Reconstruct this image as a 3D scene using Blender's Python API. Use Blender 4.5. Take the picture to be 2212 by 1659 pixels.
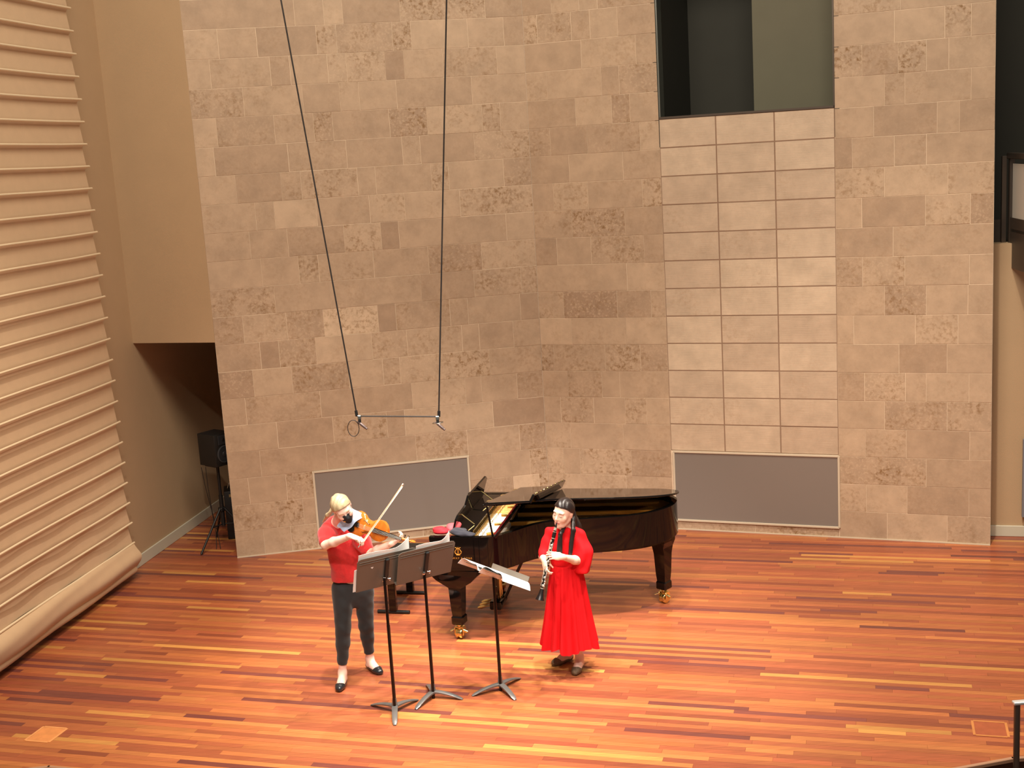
import bpy, bmesh, math, random
import numpy as np
from mathutils import Vector, Matrix, Quaternion
random.seed(7); np.random.seed(7)
scene = bpy.context.scene
for o in list(bpy.data.objects): bpy.data.objects.remove(o, do_unlink=True)
COL = scene.collection
R = math.radians

# ------------------------------------------------------------------ camera
FPX, PITCH, ROLL, CAMH = 2694.6, 0.1838, -0.0606, 4.4
_r = Vector((1, 0, 0)); _u = Vector((0, math.sin(PITCH), math.cos(PITCH)))
CFW = Vector((0, math.cos(PITCH), -math.sin(PITCH)))
CR = _r * math.cos(ROLL) + _u * math.sin(ROLL)
CU = -_r * math.sin(ROLL) + _u * math.cos(ROLL)
cd = bpy.data.cameras.new('camera'); cam = bpy.data.objects.new('camera', cd); COL.objects.link(cam)
m = Matrix((CR, CU, -CFW)).transposed().to_4x4(); m.translation = (0, 0, CAMH)
cam.matrix_world = m
cd.sensor_fit = 'HORIZONTAL'; cd.sensor_width = 36; cd.lens = 36 * FPX / 2212; cd.clip_end = 200
scene.camera = cam

# ------------------------------------------------------------------ light
scene.view_settings.view_transform = 'Standard'; scene.view_settings.look = 'None'
scene.view_settings.gamma = 1; scene.view_settings.use_curve_mapping = False
scene.view_settings.exposure = 0.0
w = bpy.data.worlds.new('hall_ambience'); scene.world = w; w.use_nodes = True
w.node_tree.nodes['Background'].inputs[0].default_value = (1.0, 0.87, 0.74, 1)
w.node_tree.nodes['Background'].inputs[1].default_value = 0.19

def spot(name, loc, target, energy, color, size_deg, blend=0.5, radius=0.12):
    l = bpy.data.lights.new(name, 'SPOT'); l.energy = energy; l.color = color
    l.spot_size = R(size_deg); l.spot_blend = blend; l.shadow_soft_size = radius
    o = bpy.data.objects.new(name, l); COL.objects.link(o); o.location = loc
    d = Vector(target) - Vector(loc); o.rotation_euler = d.to_track_quat('-Z', 'Y').to_euler()
    return o
def area(name, loc, target, energy, color, sx, sy):
    l = bpy.data.lights.new(name, 'AREA'); l.energy = energy; l.color = color; l.shape = 'RECTANGLE'; l.size = sx; l.size_y = sy
    o = bpy.data.objects.new(name, l); COL.objects.link(o); o.location = loc
    d = Vector(target) - Vector(loc); o.rotation_euler = d.to_track_quat('-Z', 'Y').to_euler()
    return o
WARM = (1.0, 0.86, 0.69); NEUT = (1.0, 0.94, 0.87)
# overhead stage cans: tight pools on the players, wider wash over the stage
spot('stage_downlight', (-1.0, 9.0, 9.2), (-1.1, 9.8, 0), 2300, NEUT, 34, 0.9)
spot('stage_downlight', (0.9, 9.2, 9.2), (0.3, 9.8, 0), 2300, NEUT, 34, 0.9)
spot('stage_downlight', (0.9, 11.6, 9.4), (0.1, 10.3, 0), 1700, NEUT, 40, 0.9)
spot('stage_downlight', (-2.2, 9.4, 9.4), (-2.4, 9.6, 0), 1600, WARM, 62, 0.8)
spot('stage_downlight', (3.0, 9.4, 9.4), (2.8, 9.3, 0), 3000, WARM, 80, 0.8)
spot('front_light', (-2.2, 2.5, 8.8), (-0.4, 11.4, 0.3), 1350, NEUT, 27, 0.7)
spot('front_light', (2.6, 2.5, 8.8), (0.2, 11.4, 0.3), 1450, NEUT, 27, 0.7)
spot('front_light', (-0.6, 2.2, 8.8), (-2.0, 13.2, 0.3), 1500, WARM, 26, 0.6)
spot('front_light', (1.6, 2.2, 8.8), (2.6, 12.6, 0.1), 900, WARM, 26, 0.7)
area('wall_fill', (0.0, 5.0, 11.0), (0.6, 12.5, 3.0), 1150, WARM, 6, 3)  # added broad fill to lift the back wall, not a hall fixture
# ------------------------------------------------------------------ helpers
def at(px, py, Y):
    """point at depth Y seen at a photograph pixel (2212 x 1659 frame)"""
    d = CR * (px - 1106) - CU * (py - 829.5) + CFW * FPX
    t = Y / d.y
    return Vector((0, 0, CAMH)) + d * t
def gnd(px, py, z=0.0):
    d = CR * (px - 1106) - CU * (py - 829.5) + CFW * FPX
    t = (z - CAMH) / d.z
    return Vector((0, 0, CAMH)) + d * t
def cv(r, u, t): return (CR * r + CU * u - CFW * t)
def pix(P):
    v = Vector(P) - Vector((0, 0, CAMH)); z = v.dot(CFW)
    return 1106 + FPX * v.dot(CR) / z, 829.5 - FPX * v.dot(CU) / z

def tag(o, label=None, cat=None, group=None, kind=None):
    if label: o['label'] = label
    if cat: o['category'] = cat
    if group: o['group'] = group
    if kind: o['kind'] = kind
    return o
def empty(name, loc=(0, 0, 0), rz=0.0, label=None, cat=None, group=None, kind=None):
    o = bpy.data.objects.new(name, None); COL.objects.link(o); o.location = loc; o.rotation_euler = (0, 0, rz)
    o.empty_display_size = 0.1
    return tag(o, label, cat, group, kind)
def link(name, me, mat=None, parent=None):
    o = bpy.data.objects.new(name, me); COL.objects.link(o)
    if mat is not None and not me.materials: me.materials.append(mat)
    if parent is not None: o.parent = parent
    return o
def finish(bm, name, mat, parent=None, smooth=False, recalc=True):
    if recalc: bmesh.ops.recalc_face_normals(bm, faces=bm.faces[:])
    me = bpy.data.meshes.new(name); bm.to_mesh(me); bm.free()
    if smooth:
        for p in me.polygons: p.use_smooth = True
        if smooth != 'all':
            try: me.set_sharp_from_angle(angle=R(38))
            except Exception: pass
    return link(name, me, mat, parent)
def add_box(bm, c, s, rot=None, bevel=0.0, seg=1):
    g = bmesh.ops.create_cube(bm, size=1.0); vs = g['verts']
    bmesh.ops.scale(bm, vec=s, verts=vs)
    if bevel:
        es = list({e for v in vs for e in v.link_edges})
        r = bmesh.ops.bevel(bm, geom=es, offset=bevel, segments=seg, affect='EDGES', profile=0.5)
        vs = list({v for f in r['faces'] for v in f.verts} | {v for v in vs if v.is_valid})
    if rot is not None: bmesh.ops.rotate(bm, cent=(0, 0, 0), matrix=rot, verts=vs)
    bmesh.ops.translate(bm, vec=c, verts=vs)
    return vs
def frame_from(d, up=Vector((0, 0, 1))):
    d = Vector(d).normalized()
    if abs(d.dot(up)) > 0.98: up = Vector((0, 1, 0))
    x = up.cross(d).normalized(); y = d.cross(x)
    return x, y, d
def add_tube(bm, pts, r, n=10, cap=True):
    """swept round tube, r scalar or list"""
    pts = [Vector(p) for p in pts]; rs = r if isinstance(r, (list, tuple)) else [r] * len(pts)
    rings = []; x = None
    for i, p in enumerate(pts):
        d = (pts[min(i + 1, len(pts) - 1)] - pts[max(i - 1, 0)])
        if d.length < 1e-9: d = Vector((0, 0, 1))
        d.normalize()
        if x is None: x = frame_from(d)[0]
        x = (x - d * x.dot(d)).normalized(); y = d.cross(x)
        rings.append([bm.verts.new(p + (x * math.cos(a) + y * math.sin(a)) * rs[i]) for a in [2 * math.pi * j / n for j in range(n)]])
    for a, b in zip(rings, rings[1:]):
        for j in range(n): bm.faces.new((a[j], a[(j + 1) % n], b[(j + 1) % n], b[j]))
    if cap:
        bm.faces.new(rings[0][::-1]); bm.faces.new(rings[-1])
    return rings
def add_lathe(bm, base, axis, prof, n=16):
    """prof: list of (distance along axis, radius)"""
    x, y, d = frame_from(axis); base = Vector(base); rings = []
    for t, r in prof:
        rings.append([bm.verts.new(base + d * t + (x * math.cos(a) + y * math.sin(a)) * max(r, 1e-4)) for a in [2 * math.pi * j / n for j in range(n)]])
    for a, b in zip(rings, rings[1:]):
        for j in range(n): bm.faces.new((a[j], a[(j + 1) % n], b[(j + 1) % n], b[j]))
    bm.faces.new(rings[0][::-1]); bm.faces.new(rings[-1])
def add_prism(bm, poly, z0, z1, M=None):
    """poly list of (x,y); extruded from z0 to z1; optional matrix"""
    a = [bm.verts.new((x, y, z0)) for x, y in poly]; b = [bm.verts.new((x, y, z1)) for x, y in poly]
    n = len(poly)
    bm.faces.new(a[::-1]); bm.faces.new(b)
    for i in range(n): bm.faces.new((a[i], a[(i + 1) % n], b[(i + 1) % n], b[i]))
    if M is not None: bmesh.ops.transform(bm, matrix=M, verts=a + b)
    return a, b
def tube(name, pts, r, mat, parent=None, n=10):
    bm = bmesh.new(); add_tube(bm, pts, r, n); return finish(bm, name, mat, parent, smooth=True)
def boxo(name, c, s, mat, parent=None, rot=None, bevel=0.0, seg=1):
    bm = bmesh.new(); add_box(bm, c, s, rot, bevel, seg); return finish(bm, name, mat, parent, smooth=bevel > 0 and seg > 1)
def sheet(name, grid, mat, parent=None, thick=0.0):
    """grid[i][j] of points -> thin solid sheet"""
    bm = bmesh.new(); V = [[bm.verts.new(p) for p in row] for row in grid]
    for i in range(len(V) - 1):
        for j in range(len(V[0]) - 1): bm.faces.new((V[i][j], V[i][j + 1], V[i + 1][j + 1], V[i + 1][j]))
    bm.normal_update()
    if thick: bmesh.ops.solidify(bm, geom=bm.faces[:], thickness=thick)
    return finish(bm, name, mat, parent, smooth=True)

# ------------------------------------------------------------------ materials
def s2l(c): return tuple(((v / 255) / 12.92 if v / 255 <= 0.04045 else ((v / 255 + 0.055) / 1.055) ** 2.4) for v in c)
def newmat(name):
    m = bpy.data.materials.new(name); m.use_nodes = True
    nt = m.node_tree; return m, nt, nt.nodes['Principled BSDF']
def N(nt, t, **kw):
    n = nt.nodes.new(t)
    for k, v in kw.items(): setattr(n, k, v)
    return n
def simple(name, rgb, rough=0.5, metal=0.0, noise=0.0, nscale=30.0, bump=0.0, bscale=200.0, coat=0.0, spec=0.5, sheen=0.0, trans=0.0, alpha=1.0):
    m, nt, b = newmat(name); c = s2l(rgb)
    b.inputs['Base Color'].default_value = (*c, 1); b.inputs['Roughness'].default_value = rough; b.inputs['Metallic'].default_value = metal
    b.inputs['Coat Weight'].default_value = coat; b.inputs['Coat Roughness'].default_value = 0.04
    b.inputs['Specular IOR Level'].default_value = spec; b.inputs['Sheen Weight'].default_value = sheen
    b.inputs['Transmission Weight'].default_value = trans; b.inputs['Alpha'].default_value = alpha
    tc = N(nt, 'ShaderNodeTexCoord')
    if noise:
        n = N(nt, 'ShaderNodeTexNoise'); n.inputs['Scale'].default_value = nscale; n.inputs['Detail'].default_value = 5
        nt.links.new(tc.outputs['Object'], n.inputs['Vector'])
        r = N(nt, 'ShaderNodeMapRange'); r.inputs[1].default_value = 0.3; r.inputs[2].default_value = 0.7; r.inputs[3].default_value = 1 - noise; r.inputs[4].default_value = 1 + noise
        nt.links.new(n.outputs['Fac'], r.inputs[0])
        mx = N(nt, 'ShaderNodeMix', data_type='RGBA', blend_type='MULTIPLY'); mx.inputs[0].default_value = 1; mx.inputs[6].default_value = (*c, 1)
        nt.links.new(r.outputs[0], mx.inputs[7]); nt.links.new(mx.outputs[2], b.inputs['Base Color'])
    if bump:
        n = N(nt, 'ShaderNodeTexNoise'); n.inputs['Scale'].default_value = bscale; n.inputs['Detail'].default_value = 4
        nt.links.new(tc.outputs['Object'], n.inputs['Vector'])
        bp = N(nt, 'ShaderNodeBump'); bp.inputs['Strength'].default_value = bump; bp.inputs['Distance'].default_value = 0.01
        nt.links.new(n.outputs['Fac'], bp.inputs['Height']); nt.links.new(bp.outputs[0], b.inputs['Normal'])
    return m

def stone_mat(name, base, light, dark, brown, ribs=False):
    """limestone: per-stone tone from object colour, blotches, brown pits"""
    m, nt, b = newmat(name); L = nt.links.new
    tc = N(nt, 'ShaderNodeTexCoord'); oi = N(nt, 'ShaderNodeObjectInfo')
    sep = N(nt, 'ShaderNodeSeparateColor'); L(oi.outputs['Color'], sep.inputs[0])
    off = N(nt, 'ShaderNodeVectorMath', operation='SCALE'); off.inputs[0].default_value = (37, 11, 23); L(oi.outputs['Random'], off.inputs['Scale'])
    add = N(nt, 'ShaderNodeVectorMath', operation='ADD'); L(tc.outputs['Object'], add.inputs[0]); L(off.outputs[0], add.inputs[1])
    def noise(sc, det, rough=0.6):
        n = N(nt, 'ShaderNodeTexNoise'); n.inputs['Scale'].default_value = sc; n.inputs['Detail'].default_value = det; n.inputs['Roughness'].default_value = rough
        L(add.outputs[0], n.inputs['Vector']); return n
    # tone between dark and light
    cr = N(nt, 'ShaderNodeMix', data_type='RGBA'); cr.inputs[6].default_value = (*s2l(dark), 1); cr.inputs[7].default_value = (*s2l(light), 1); L(sep.outputs[0], cr.inputs[0])
    n1 = noise(5, 6); r1 = N(nt, 'ShaderNodeMapRange'); r1.inputs[1].default_value = 0.3; r1.inputs[2].default_value = 0.7; r1.inputs[3].default_value = 0.86; r1.inputs[4].default_value = 1.10; L(n1.outputs['Fac'], r1.inputs[0])
    m1 = N(nt, 'ShaderNodeMix', data_type='RGBA', blend_type='MULTIPLY'); m1.inputs[0].default_value = 1; L(cr.outputs[2], m1.inputs[6]); L(r1.outputs[0], m1.inputs[7])
    # blotchy pale veining + brown pitting, strength from green channel
    n2 = noise(22, 7, 0.7); rr = N(nt, 'ShaderNodeMapRange'); rr.inputs[1].default_value = 0.47; rr.inputs[2].default_value = 0.62; L(n2.outputs['Fac'], rr.inputs[0])
    n3 = noise(3.2, 3); rg = N(nt, 'ShaderNodeMapRange'); rg.inputs[1].default_value = 0.38; rg.inputs[2].default_value = 0.60; L(n3.outputs['Fac'], rg.inputs[0])
    mu = N(nt, 'ShaderNodeMath', operation='MULTIPLY'); L(rr.outputs[0], mu.inputs[0]); L(rg.outputs[0], mu.inputs[1])
    mu2 = N(nt, 'ShaderNodeMath', operation='MULTIPLY'); L(mu.outputs[0], mu2.inputs[0]); L(sep.outputs[1], mu2.inputs[1])
    m2 = N(nt, 'ShaderNodeMix', data_type='RGBA'); L(mu2.outputs[0], m2.inputs[0]); L(m1.outputs[2], m2.inputs[6]); m2.inputs[7].default_value = (*s2l(brown), 1)
    n4 = noise(36, 6, 0.7); r4 = N(nt, 'ShaderNodeMapRange'); r4.inputs[1].default_value = 0.52; r4.inputs[2].default_value = 0.6; r4.inputs[4].default_value = 0.5; L(n4.outputs['Fac'], r4.inputs[0])
    mu4 = N(nt, 'ShaderNodeMath', operation='MULTIPLY'); L(r4.outputs[0], mu4.inputs[0]); L(sep.outputs[1], mu4.inputs[1])
    m3 = N(nt, 'ShaderNodeMix', data_type='RGBA'); L(mu4.outputs[0], m3.inputs[0]); L(m2.outputs[2], m3.inputs[6]); m3.inputs[7].default_value = (*s2l(light), 1)
    L(m3.outputs[2], b.inputs['Base Color'])
    b.inputs['Roughness'].default_value = 0.6; b.inputs['Specular IOR Level'].default_value = 0.35
    bp = N(nt, 'ShaderNodeBump'); bp.inputs['Strength'].default_value = 0.25; bp.inputs['Distance'].default_value = 0.006; L(n2.outputs['Fac'], bp.inputs['Height']); L(bp.outputs[0], b.inputs['Normal'])
    if ribs:
        b.inputs['Roughness'].default_value = 0.42
        mp = N(nt, 'ShaderNodeMapping'); mp.inputs['Scale'].default_value = (1.2, 1.2, 45); L(tc.outputs['Object'], mp.inputs[0])
        n5 = N(nt, 'ShaderNodeTexNoise'); n5.inputs['Scale'].default_value = 4; n5.inputs['Detail'].default_value = 3; L(mp.outputs[0], n5.inputs['Vector'])
        bp.inputs['Strength'].default_value = 0.3; L(n5.outputs['Fac'], bp.inputs['Height'])
    return m
M_STONE = stone_mat('limestone', (190, 165, 140), (204, 180, 153), (165, 140, 117), (136, 104, 68))
M_TILE = stone_mat('ribbed_limestone', (200, 178, 158), (206, 186, 162), (188, 166, 144), (160, 130, 100), ribs=True)
M_MORTAR = simple('mortar', (228, 208, 182), 0.85, noise=0.06, nscale=20)
M_PLASTER = simple('beige_plaster', (184, 157, 124), 0.75, noise=0.02, nscale=3, bump=0.15, bscale=120)
M_UNLIT = simple('unlit_interior', (44, 44, 36), 0.7, noise=0.05, nscale=4)  # darkness of the unlit window room and balcony void put into the colour
M_OLIVE = simple('olive_paint', (100, 98, 80), 0.7, noise=0.03, nscale=4)
M_BASE = simple('baseboard_paint', (200, 196, 178), 0.5)
M_STEEL = simple('brushed_steel', (176, 182, 176), 0.3, 1.0)
M_DKSTEEL = simple('dark_steel', (104, 94, 86), 0.42, 0.8)
M_CHROME = simple('chrome', (215, 218, 222), 0.12, 1.0)
M_BLACK = simple('black_plastic', (16, 16, 17), 0.5)
M_CABLE = simple('black_cable', (22, 16, 14), 0.6)
M_TRIM = simple('pale_trim', (205, 192, 170), 0.5)
M_NOSING = simple('stage_nosing', (170, 130, 105), 0.4)
M_RISER = simple('stage_riser', (74, 40, 24), 0.5, noise=0.1)
def grille_mat():
    m, nt, b = newmat('perforated_grey_metal'); L = nt.links.new
    tc = N(nt, 'ShaderNodeTexCoord'); v = N(nt, 'ShaderNodeTexVoronoi', feature='F1'); v.inputs['Scale'].default_value = 55; v.inputs['Randomness'].default_value = 0.0
    L(tc.outputs['Object'], v.inputs['Vector'])
    r = N(nt, 'ShaderNodeMapRange'); r.inputs[1].default_value = 0.30; r.inputs[2].default_value = 0.36; L(v.outputs['Distance'], r.inputs[0])
    mx = N(nt, 'ShaderNodeMix', data_type='RGBA'); mx.inputs[6].default_value = (*s2l((90, 87, 84)), 1); mx.inputs[7].default_value = (*s2l((140, 134, 128)), 1)
    L(r.outputs[0], mx.inputs[0]); L(mx.outputs[2], b.inputs['Base Color']); b.inputs['Roughness'].default_value = 0.42; b.inputs['Metallic'].default_value = 0.25
    return m
M_GRILLE = grille_mat()
def wood_floor_mat():
    m, nt, b = newmat('jatoba_floor'); L = nt.links.new
    at_ = N(nt, 'ShaderNodeAttribute', attribute_name='tint'); tc = N(nt, 'ShaderNodeTexCoord')
    mp = N(nt, 'ShaderNodeMapping'); mp.inputs['Rotation'].default_value = (0, 0, R(16.36)); mp.inputs['Scale'].default_value = (1.2, 24, 1); L(tc.outputs['Object'], mp.inputs[0])
    n = N(nt, 'ShaderNodeTexNoise'); n.inputs['Scale'].default_value = 3; n.inputs['Detail'].default_value = 6; n.inputs['Roughness'].default_value = 0.65; L(mp.outputs[0], n.inputs['Vector'])
    r = N(nt, 'ShaderNodeMapRange'); r.inputs[1].default_value = 0.3; r.inputs[2].default_value = 0.7; r.inputs[3].default_value = 0.76; r.inputs[4].default_value = 1.18; L(n.outputs['Fac'], r.inputs[0])
    mx = N(nt, 'ShaderNodeMix', data_type='RGBA', blend_type='MULTIPLY'); mx.inputs[0].default_value = 1; L(at_.outputs['Color'], mx.inputs[6]); L(r.outputs[0], mx.inputs[7])
    L(mx.outputs[2], b.inputs['Base Color'])
    n2 = N(nt, 'ShaderNodeTexNoise'); n2.inputs['Scale'].default_value = 6; n2.inputs['Detail'].default_value = 5; L(tc.outputs['Object'], n2.inputs['Vector'])
    r2 = N(nt, 'ShaderNodeMapRange'); r2.inputs[3].default_value = 0.22; r2.inputs[4].default_value = 0.42; L(n2.outputs['Fac'], r2.inputs[0]); L(r2.outputs[0], b.inputs['Roughness'])
    b.inputs['Specular IOR Level'].default_value = 0.45
    return m
M_FLOOR = wood_floor_mat()

# ------------------------------------------------------------------ stage floor
PD = Vector((0.9595, -0.2817, 0)); PN = Vector((0.2817, 0.9595, 0)); PW = 0.061
def front_y(x, strip):
    return [8.89 + 0.1 * (x + 3.71), 8.89 - 0.293 * (x + 3.71), 7.60 + 0.2246 * (x - 1.0), 8.13][strip]
STRIPS = [(-9, -3.71), (-3.71, 1.0), (1.0, 3.36), (3.36, 9)]
def clip_poly(poly, f):
    out = []
    for i in range(len(poly)):
        a, b = poly[i], poly[(i + 1) % len(poly)]; fa, fb = f(a), f(b)
        if fa >= 0: out.append(a)
        if (fa >= 0) != (fb >= 0):
            t = fa / (fa - fb); out.append((a[0] + (b[0] - a[0]) * t, a[1] + (b[1] - a[1]) * t))
    return out
def stage_clip(poly):
    if min(p[1] for p in poly) > 9.3: return [poly]
    res = []
    for k, (x0, x1) in enumerate(STRIPS):
        q = clip_poly(poly, lambda p: p[0] - x0)
        if len(q) > 2: q = clip_poly(q, lambda p: x1 - p[0])
        if len(q) > 2: q = clip_poly(q, lambda p: p[1] - front_y(p[0], k))
        if len(q) > 2: res.append(q)
    return res
TONES = [((156, 86, 56), 6), ((165, 95, 59), 6), ((178, 110, 64), 3.5), ((142, 75, 52), 5), ((116, 62, 54), 2.4), ((194, 136, 74), 1.4), ((160, 87, 57), 5), ((172, 102, 60), 4)]
planks = []
PATCHES = []
rng = random.Random(11)
# u along PD, v along PN
for row in range(int(6.2 / PW), int(17.6 / PW)):
    v = row * PW; u = -9.5 + rng.random() * 1.2
    while u < 6.5:
        ln = rng.choice([0.4, 0.55, 0.7, 0.9, 1.05, 1.25, 1.5, 1.9]) * rng.uniform(0.85, 1.15)
        u1 = u + ln
        g = 0.0005
        c = [(u + g, v + g), (u1 - g, v + g), (u1 - g, v + PW - g), (u + g, v + PW - g)]
        poly = [((PD * a + PN * b).x, (PD * a + PN * b).y) for a, b in c]
        xs = [p[0] for p in poly]; ys = [p[1] for p in poly]
        if max(xs) > -6.2 and min(xs) < 6.6 and max(ys) > 7.2 and min(ys) < 16.6:
            col = rng.choices([t[0] for t in TONES], [t[1] for t in TONES])[0]
            k = rng.uniform(0.93, 1.07); col = tuple(min(255, q * k) for q in col)
            for q in stage_clip(poly): planks.append((q, s2l(col), rng.uniform(-0.0004, 0.0)))
        u = u1
def vis_area(poly):
    P = [pix((x, y, 0)) for x, y in poly]
    P = clip_poly(P, lambda p: p[0]); P = clip_poly(P, lambda p: 2212 - p[0]) if len(P) > 2 else []
    P = clip_poly(P, lambda p: 1659 - p[1]) if len(P) > 2 else []
    if len(P) < 3: return 0
    return abs(sum(P[i][0] * P[(i + 1) % len(P)][1] - P[(i + 1) % len(P)][0] * P[i][1] for i in range(len(P)))) / 2
planks.sort(key=lambda p: -vis_area(p[0]))
FLOOR_POLY = [(-6.2, 16.6), (-6.2, front_y(-6.2, 0)), (-3.71, 8.89), (1.0, 7.50), (1.0, 7.60), (3.36, 8.13), (6.6, 8.13), (6.6, 16.6)]
bm = bmesh.new(); add_prism(bm, FLOOR_POLY, -0.25, -0.019)
floor = finish(bm, 'floor', M_RISER); tag(floor, 'reddish hardwood strip stage floor', 'floor', kind='structure')
def plank_mesh(items, name):
    bm = bmesh.new(); lay = bm.loops.layers.float_color.new('tint')
    for poly, col, dz in items:
        nf = len(bm.faces)
        add_prism(bm, poly, -0.018, dz)
        bm.faces.ensure_lookup_table()
        for f in bm.faces[nf:]:
            for l in f.loops: l[lay] = (*col, 1)
    return finish(bm, name, M_FLOOR, floor)
for it in planks[:298]: plank_mesh([it], 'floor_plank')
o = plank_mesh(planks[298:], 'floor_planking'); o['kind'] = 'stuff'
# nosing along the stage front edge
bm = bmesh.new()
fe = FLOOR_POLY[1:7]
for a, b in zip(fe, fe[1:]):
    a = Vector((*a, 0)); b = Vector((*b, 0)); d = b - a
    if d.length < 0.2: continue
    n = Vector((d.y, -d.x, 0)).normalized()
    add_box(bm, (a + b) / 2 + n * 0.012 + Vector((0, 0, -0.012)), (d.length + 0.02, 0.03, 0.03), Matrix.Rotation(math.atan2(d.y, d.x), 3, 'Z'), 0.004)
finish(bm, 'stage_nosing', M_NOSING, floor)
# two floor hatches let into the boards
def hatch(center, su, sv, tone, tone2, label, skew=0.0, twin=False):
    t = empty('floor_hatch', (center[0], center[1], 0), -R(16.36), label, 'floor hatch', 'floor hatches near the stage edge')
    m1 = simple('hatch_wood', tone, 0.35, noise=0.12, nscale=12); m2 = simple('hatch_frame_wood', tone2, 0.35, noise=0.08, nscale=12)
    boxo('cover', (0, 0, 0.0012), (su - 0.02, sv - 0.02, 0.0024), m1, t)
    for s in (-1, 1):
        boxo('edge_strip', (s * su / 2, 0, 0.0016), (0.018, sv, 0.0032), m2, t)
        boxo('edge_strip', (0, s * sv / 2, 0.0016), (su - 0.018, 0.018, 0.0032), m2, t)
    return t
hatch((-3.93, 9.44), 0.225, 0.245, (216, 142, 84), (226, 158, 100), 'pale square wooden floor hatch at the left of the stage')
hatch((3.375, 8.565), 0.235, 0.235, (160, 84, 54), (196, 128, 72), 'reddish floor hatch with pale wooden edging beside the metal handrail')
# ------------------------------------------------------------------ back walls
LW = Vector((-3.2755, 13.7876, 0)); RW = Vector((4.9599, 12.6413, 0)); CORN = Vector((0.3638, 14.4295, 0))
COURSE = 0.3092; TOPK = 23; WTOP = COURSE * TOPK
class Wall:
    def __init__(s, p, q):
        s.p = p; s.d = (q - p).normalized(); s.len = (q - p).length; s.n = Vector((s.d.y, -s.d.x, 0))  # n faces the stage
        s.M = Matrix((s.d, -s.n, Vector((0, 0, 1)))).transposed().to_4x4(); s.M.translation = p
    def sz(s, px, py):
        d = CR * (px - 1106) - CU * (py - 829.5) + CFW * FPX; C = Vector((0, 0, CAMH))
        t = (s.p - C).dot(s.n) / d.dot(s.n); P = C + d * t
        return (P - s.p).dot(s.d), P.z
WL = Wall(LW, CORN); WR = Wall(CORN, RW)
J3, J4, J5, J6, J7, J8 = [], [], [], [], [], []
J3 = [(690,80),(860,70),(970,60),(1305,60),(1800,40),(2010,40),(245,250),(470,240),(820,230),(935,220),(1260,200),(1370,200),(1700,190),(1910,180),(200,430),(550,410),(665,410),(885,400),(995,390),(1220,390),(1330,380),(1555,360),(1870,350),(395,600),(740,570),(955,560),(1068,560),(1285,540),(1725,530),(240,780),(575,760),(805,750),(915,740),(1245,720),(1465,710),(1785,690),(1890,690),(225,940),(655,920),(995,900),(1320,880),(1425,870),(1740,850),(350,1090),(615,1090),(730,1080),(1060,1060),(1165,1050),(1490,1040),(1590,1030),(1910,1000),(465,1260),(575,1250),(820,1240),(1130,1220),(1335,1210),(1655,1170),(1925,1310)]
J4 = [(325,85),(545,75),(875,60),(1090,50),(1195,45),(393,245),(610,235),(725,220),(1045,190),(1365,170),(1675,150),(470,400),(795,380),(1320,320),(1630,300),(1905,290),(285,560),(540,560),(755,540),(1070,510),(1175,500),(1490,480),(1595,470),(1900,450),(385,720),(495,710),(710,700),(1035,660),(1240,650),(1560,620),(1660,610),(1860,600),(345,890),(570,870),(900,840),(1100,820),(1200,815),(1720,750),(300,1040),(735,1000),(1270,960),(1580,930),(1675,925),(1880,890),(485,1200),(810,1160),(1125,1150),(1230,1150),(1740,1050),(385,1350),(770,1290),(1290,1240),(1590,1210),(1895,1190),(315,1480),(535,1460),(1735,1360),(1955,1330)]
J6 = [(530,110),(175,250),(475,250),(665,250),(220,390),(525,410),(120,550),(408,550),(605,550),(200,700),(390,700),(490,700),(160,850),(345,850),(520,850),(640,850),(215,990),(510,990),(178,1130),(268,1130),(555,1130),(525,1240)]
J5 = [(250,40),(415,30),(525,20),(165,170),(368,150),(480,140),(645,120),(430,320),(755,290),(225,510),(550,500),(655,470),(395,650),(610,640),(720,640),(245,850),(465,840),(780,820),(358,1020),(680,1000),(265,1180),(470,1170),(795,1150),(375,1330),(690,1300),(285,1500),(490,1500),(805,1480)]
J7 = [(430,100),(690,80),(825,60),(265,300),(450,280),(595,260),(710,260),(380,450),(485,440),(825,420),(325,610),(650,590),(765,580),(215,770),(430,760),(595,750),(380,920),(705,890),(265,1080),(590,1060),(820,1050),(425,1220),(268,1380),(485,1380),(815,1370)]
J8 = [(410,120),(640,115),(870,110),(240,290),(580,280),(815,275),(490,440),(755,430),(300,595),(525,595),(640,595),(875,595),(410,750),(755,750),(305,905),(530,910),(880,920),(640,1065),(310,1215),(535,1225),(875,1230),(425,1370),(755,1390)]
def joints(lst, ox, oy, sc, wall, store):
    for cx, cy in lst:
        s, z = wall.sz(ox + cx / sc, oy + cy / sc); store.setdefault(int(z // COURSE), []).append(s)
jl, jr = {}, {}
joints(J3, 380, 0, 2.698, WL, jl); joints(J4, 420, 500, 2.698, WL, jl)
joints(J6, 1150, 560, 2.592, WR, jr); joints(J5, 1100, 0, 2.765, WR, jr); joints(J7, 1750, 0, 2.370, WR, jr); joints(J8, 1750, 600, 2.552, WR, jr)
NS0, NS1 = 1.511, 3.378          # niche along right wall (tiles, window, grille)
GZ0, GZ1 = 0.115, 0.925          # grille heights
TZ1 = 4.65
LG0, LG1 = 0.945, 2.745          # left grille
srng = random.Random(3)
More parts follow.
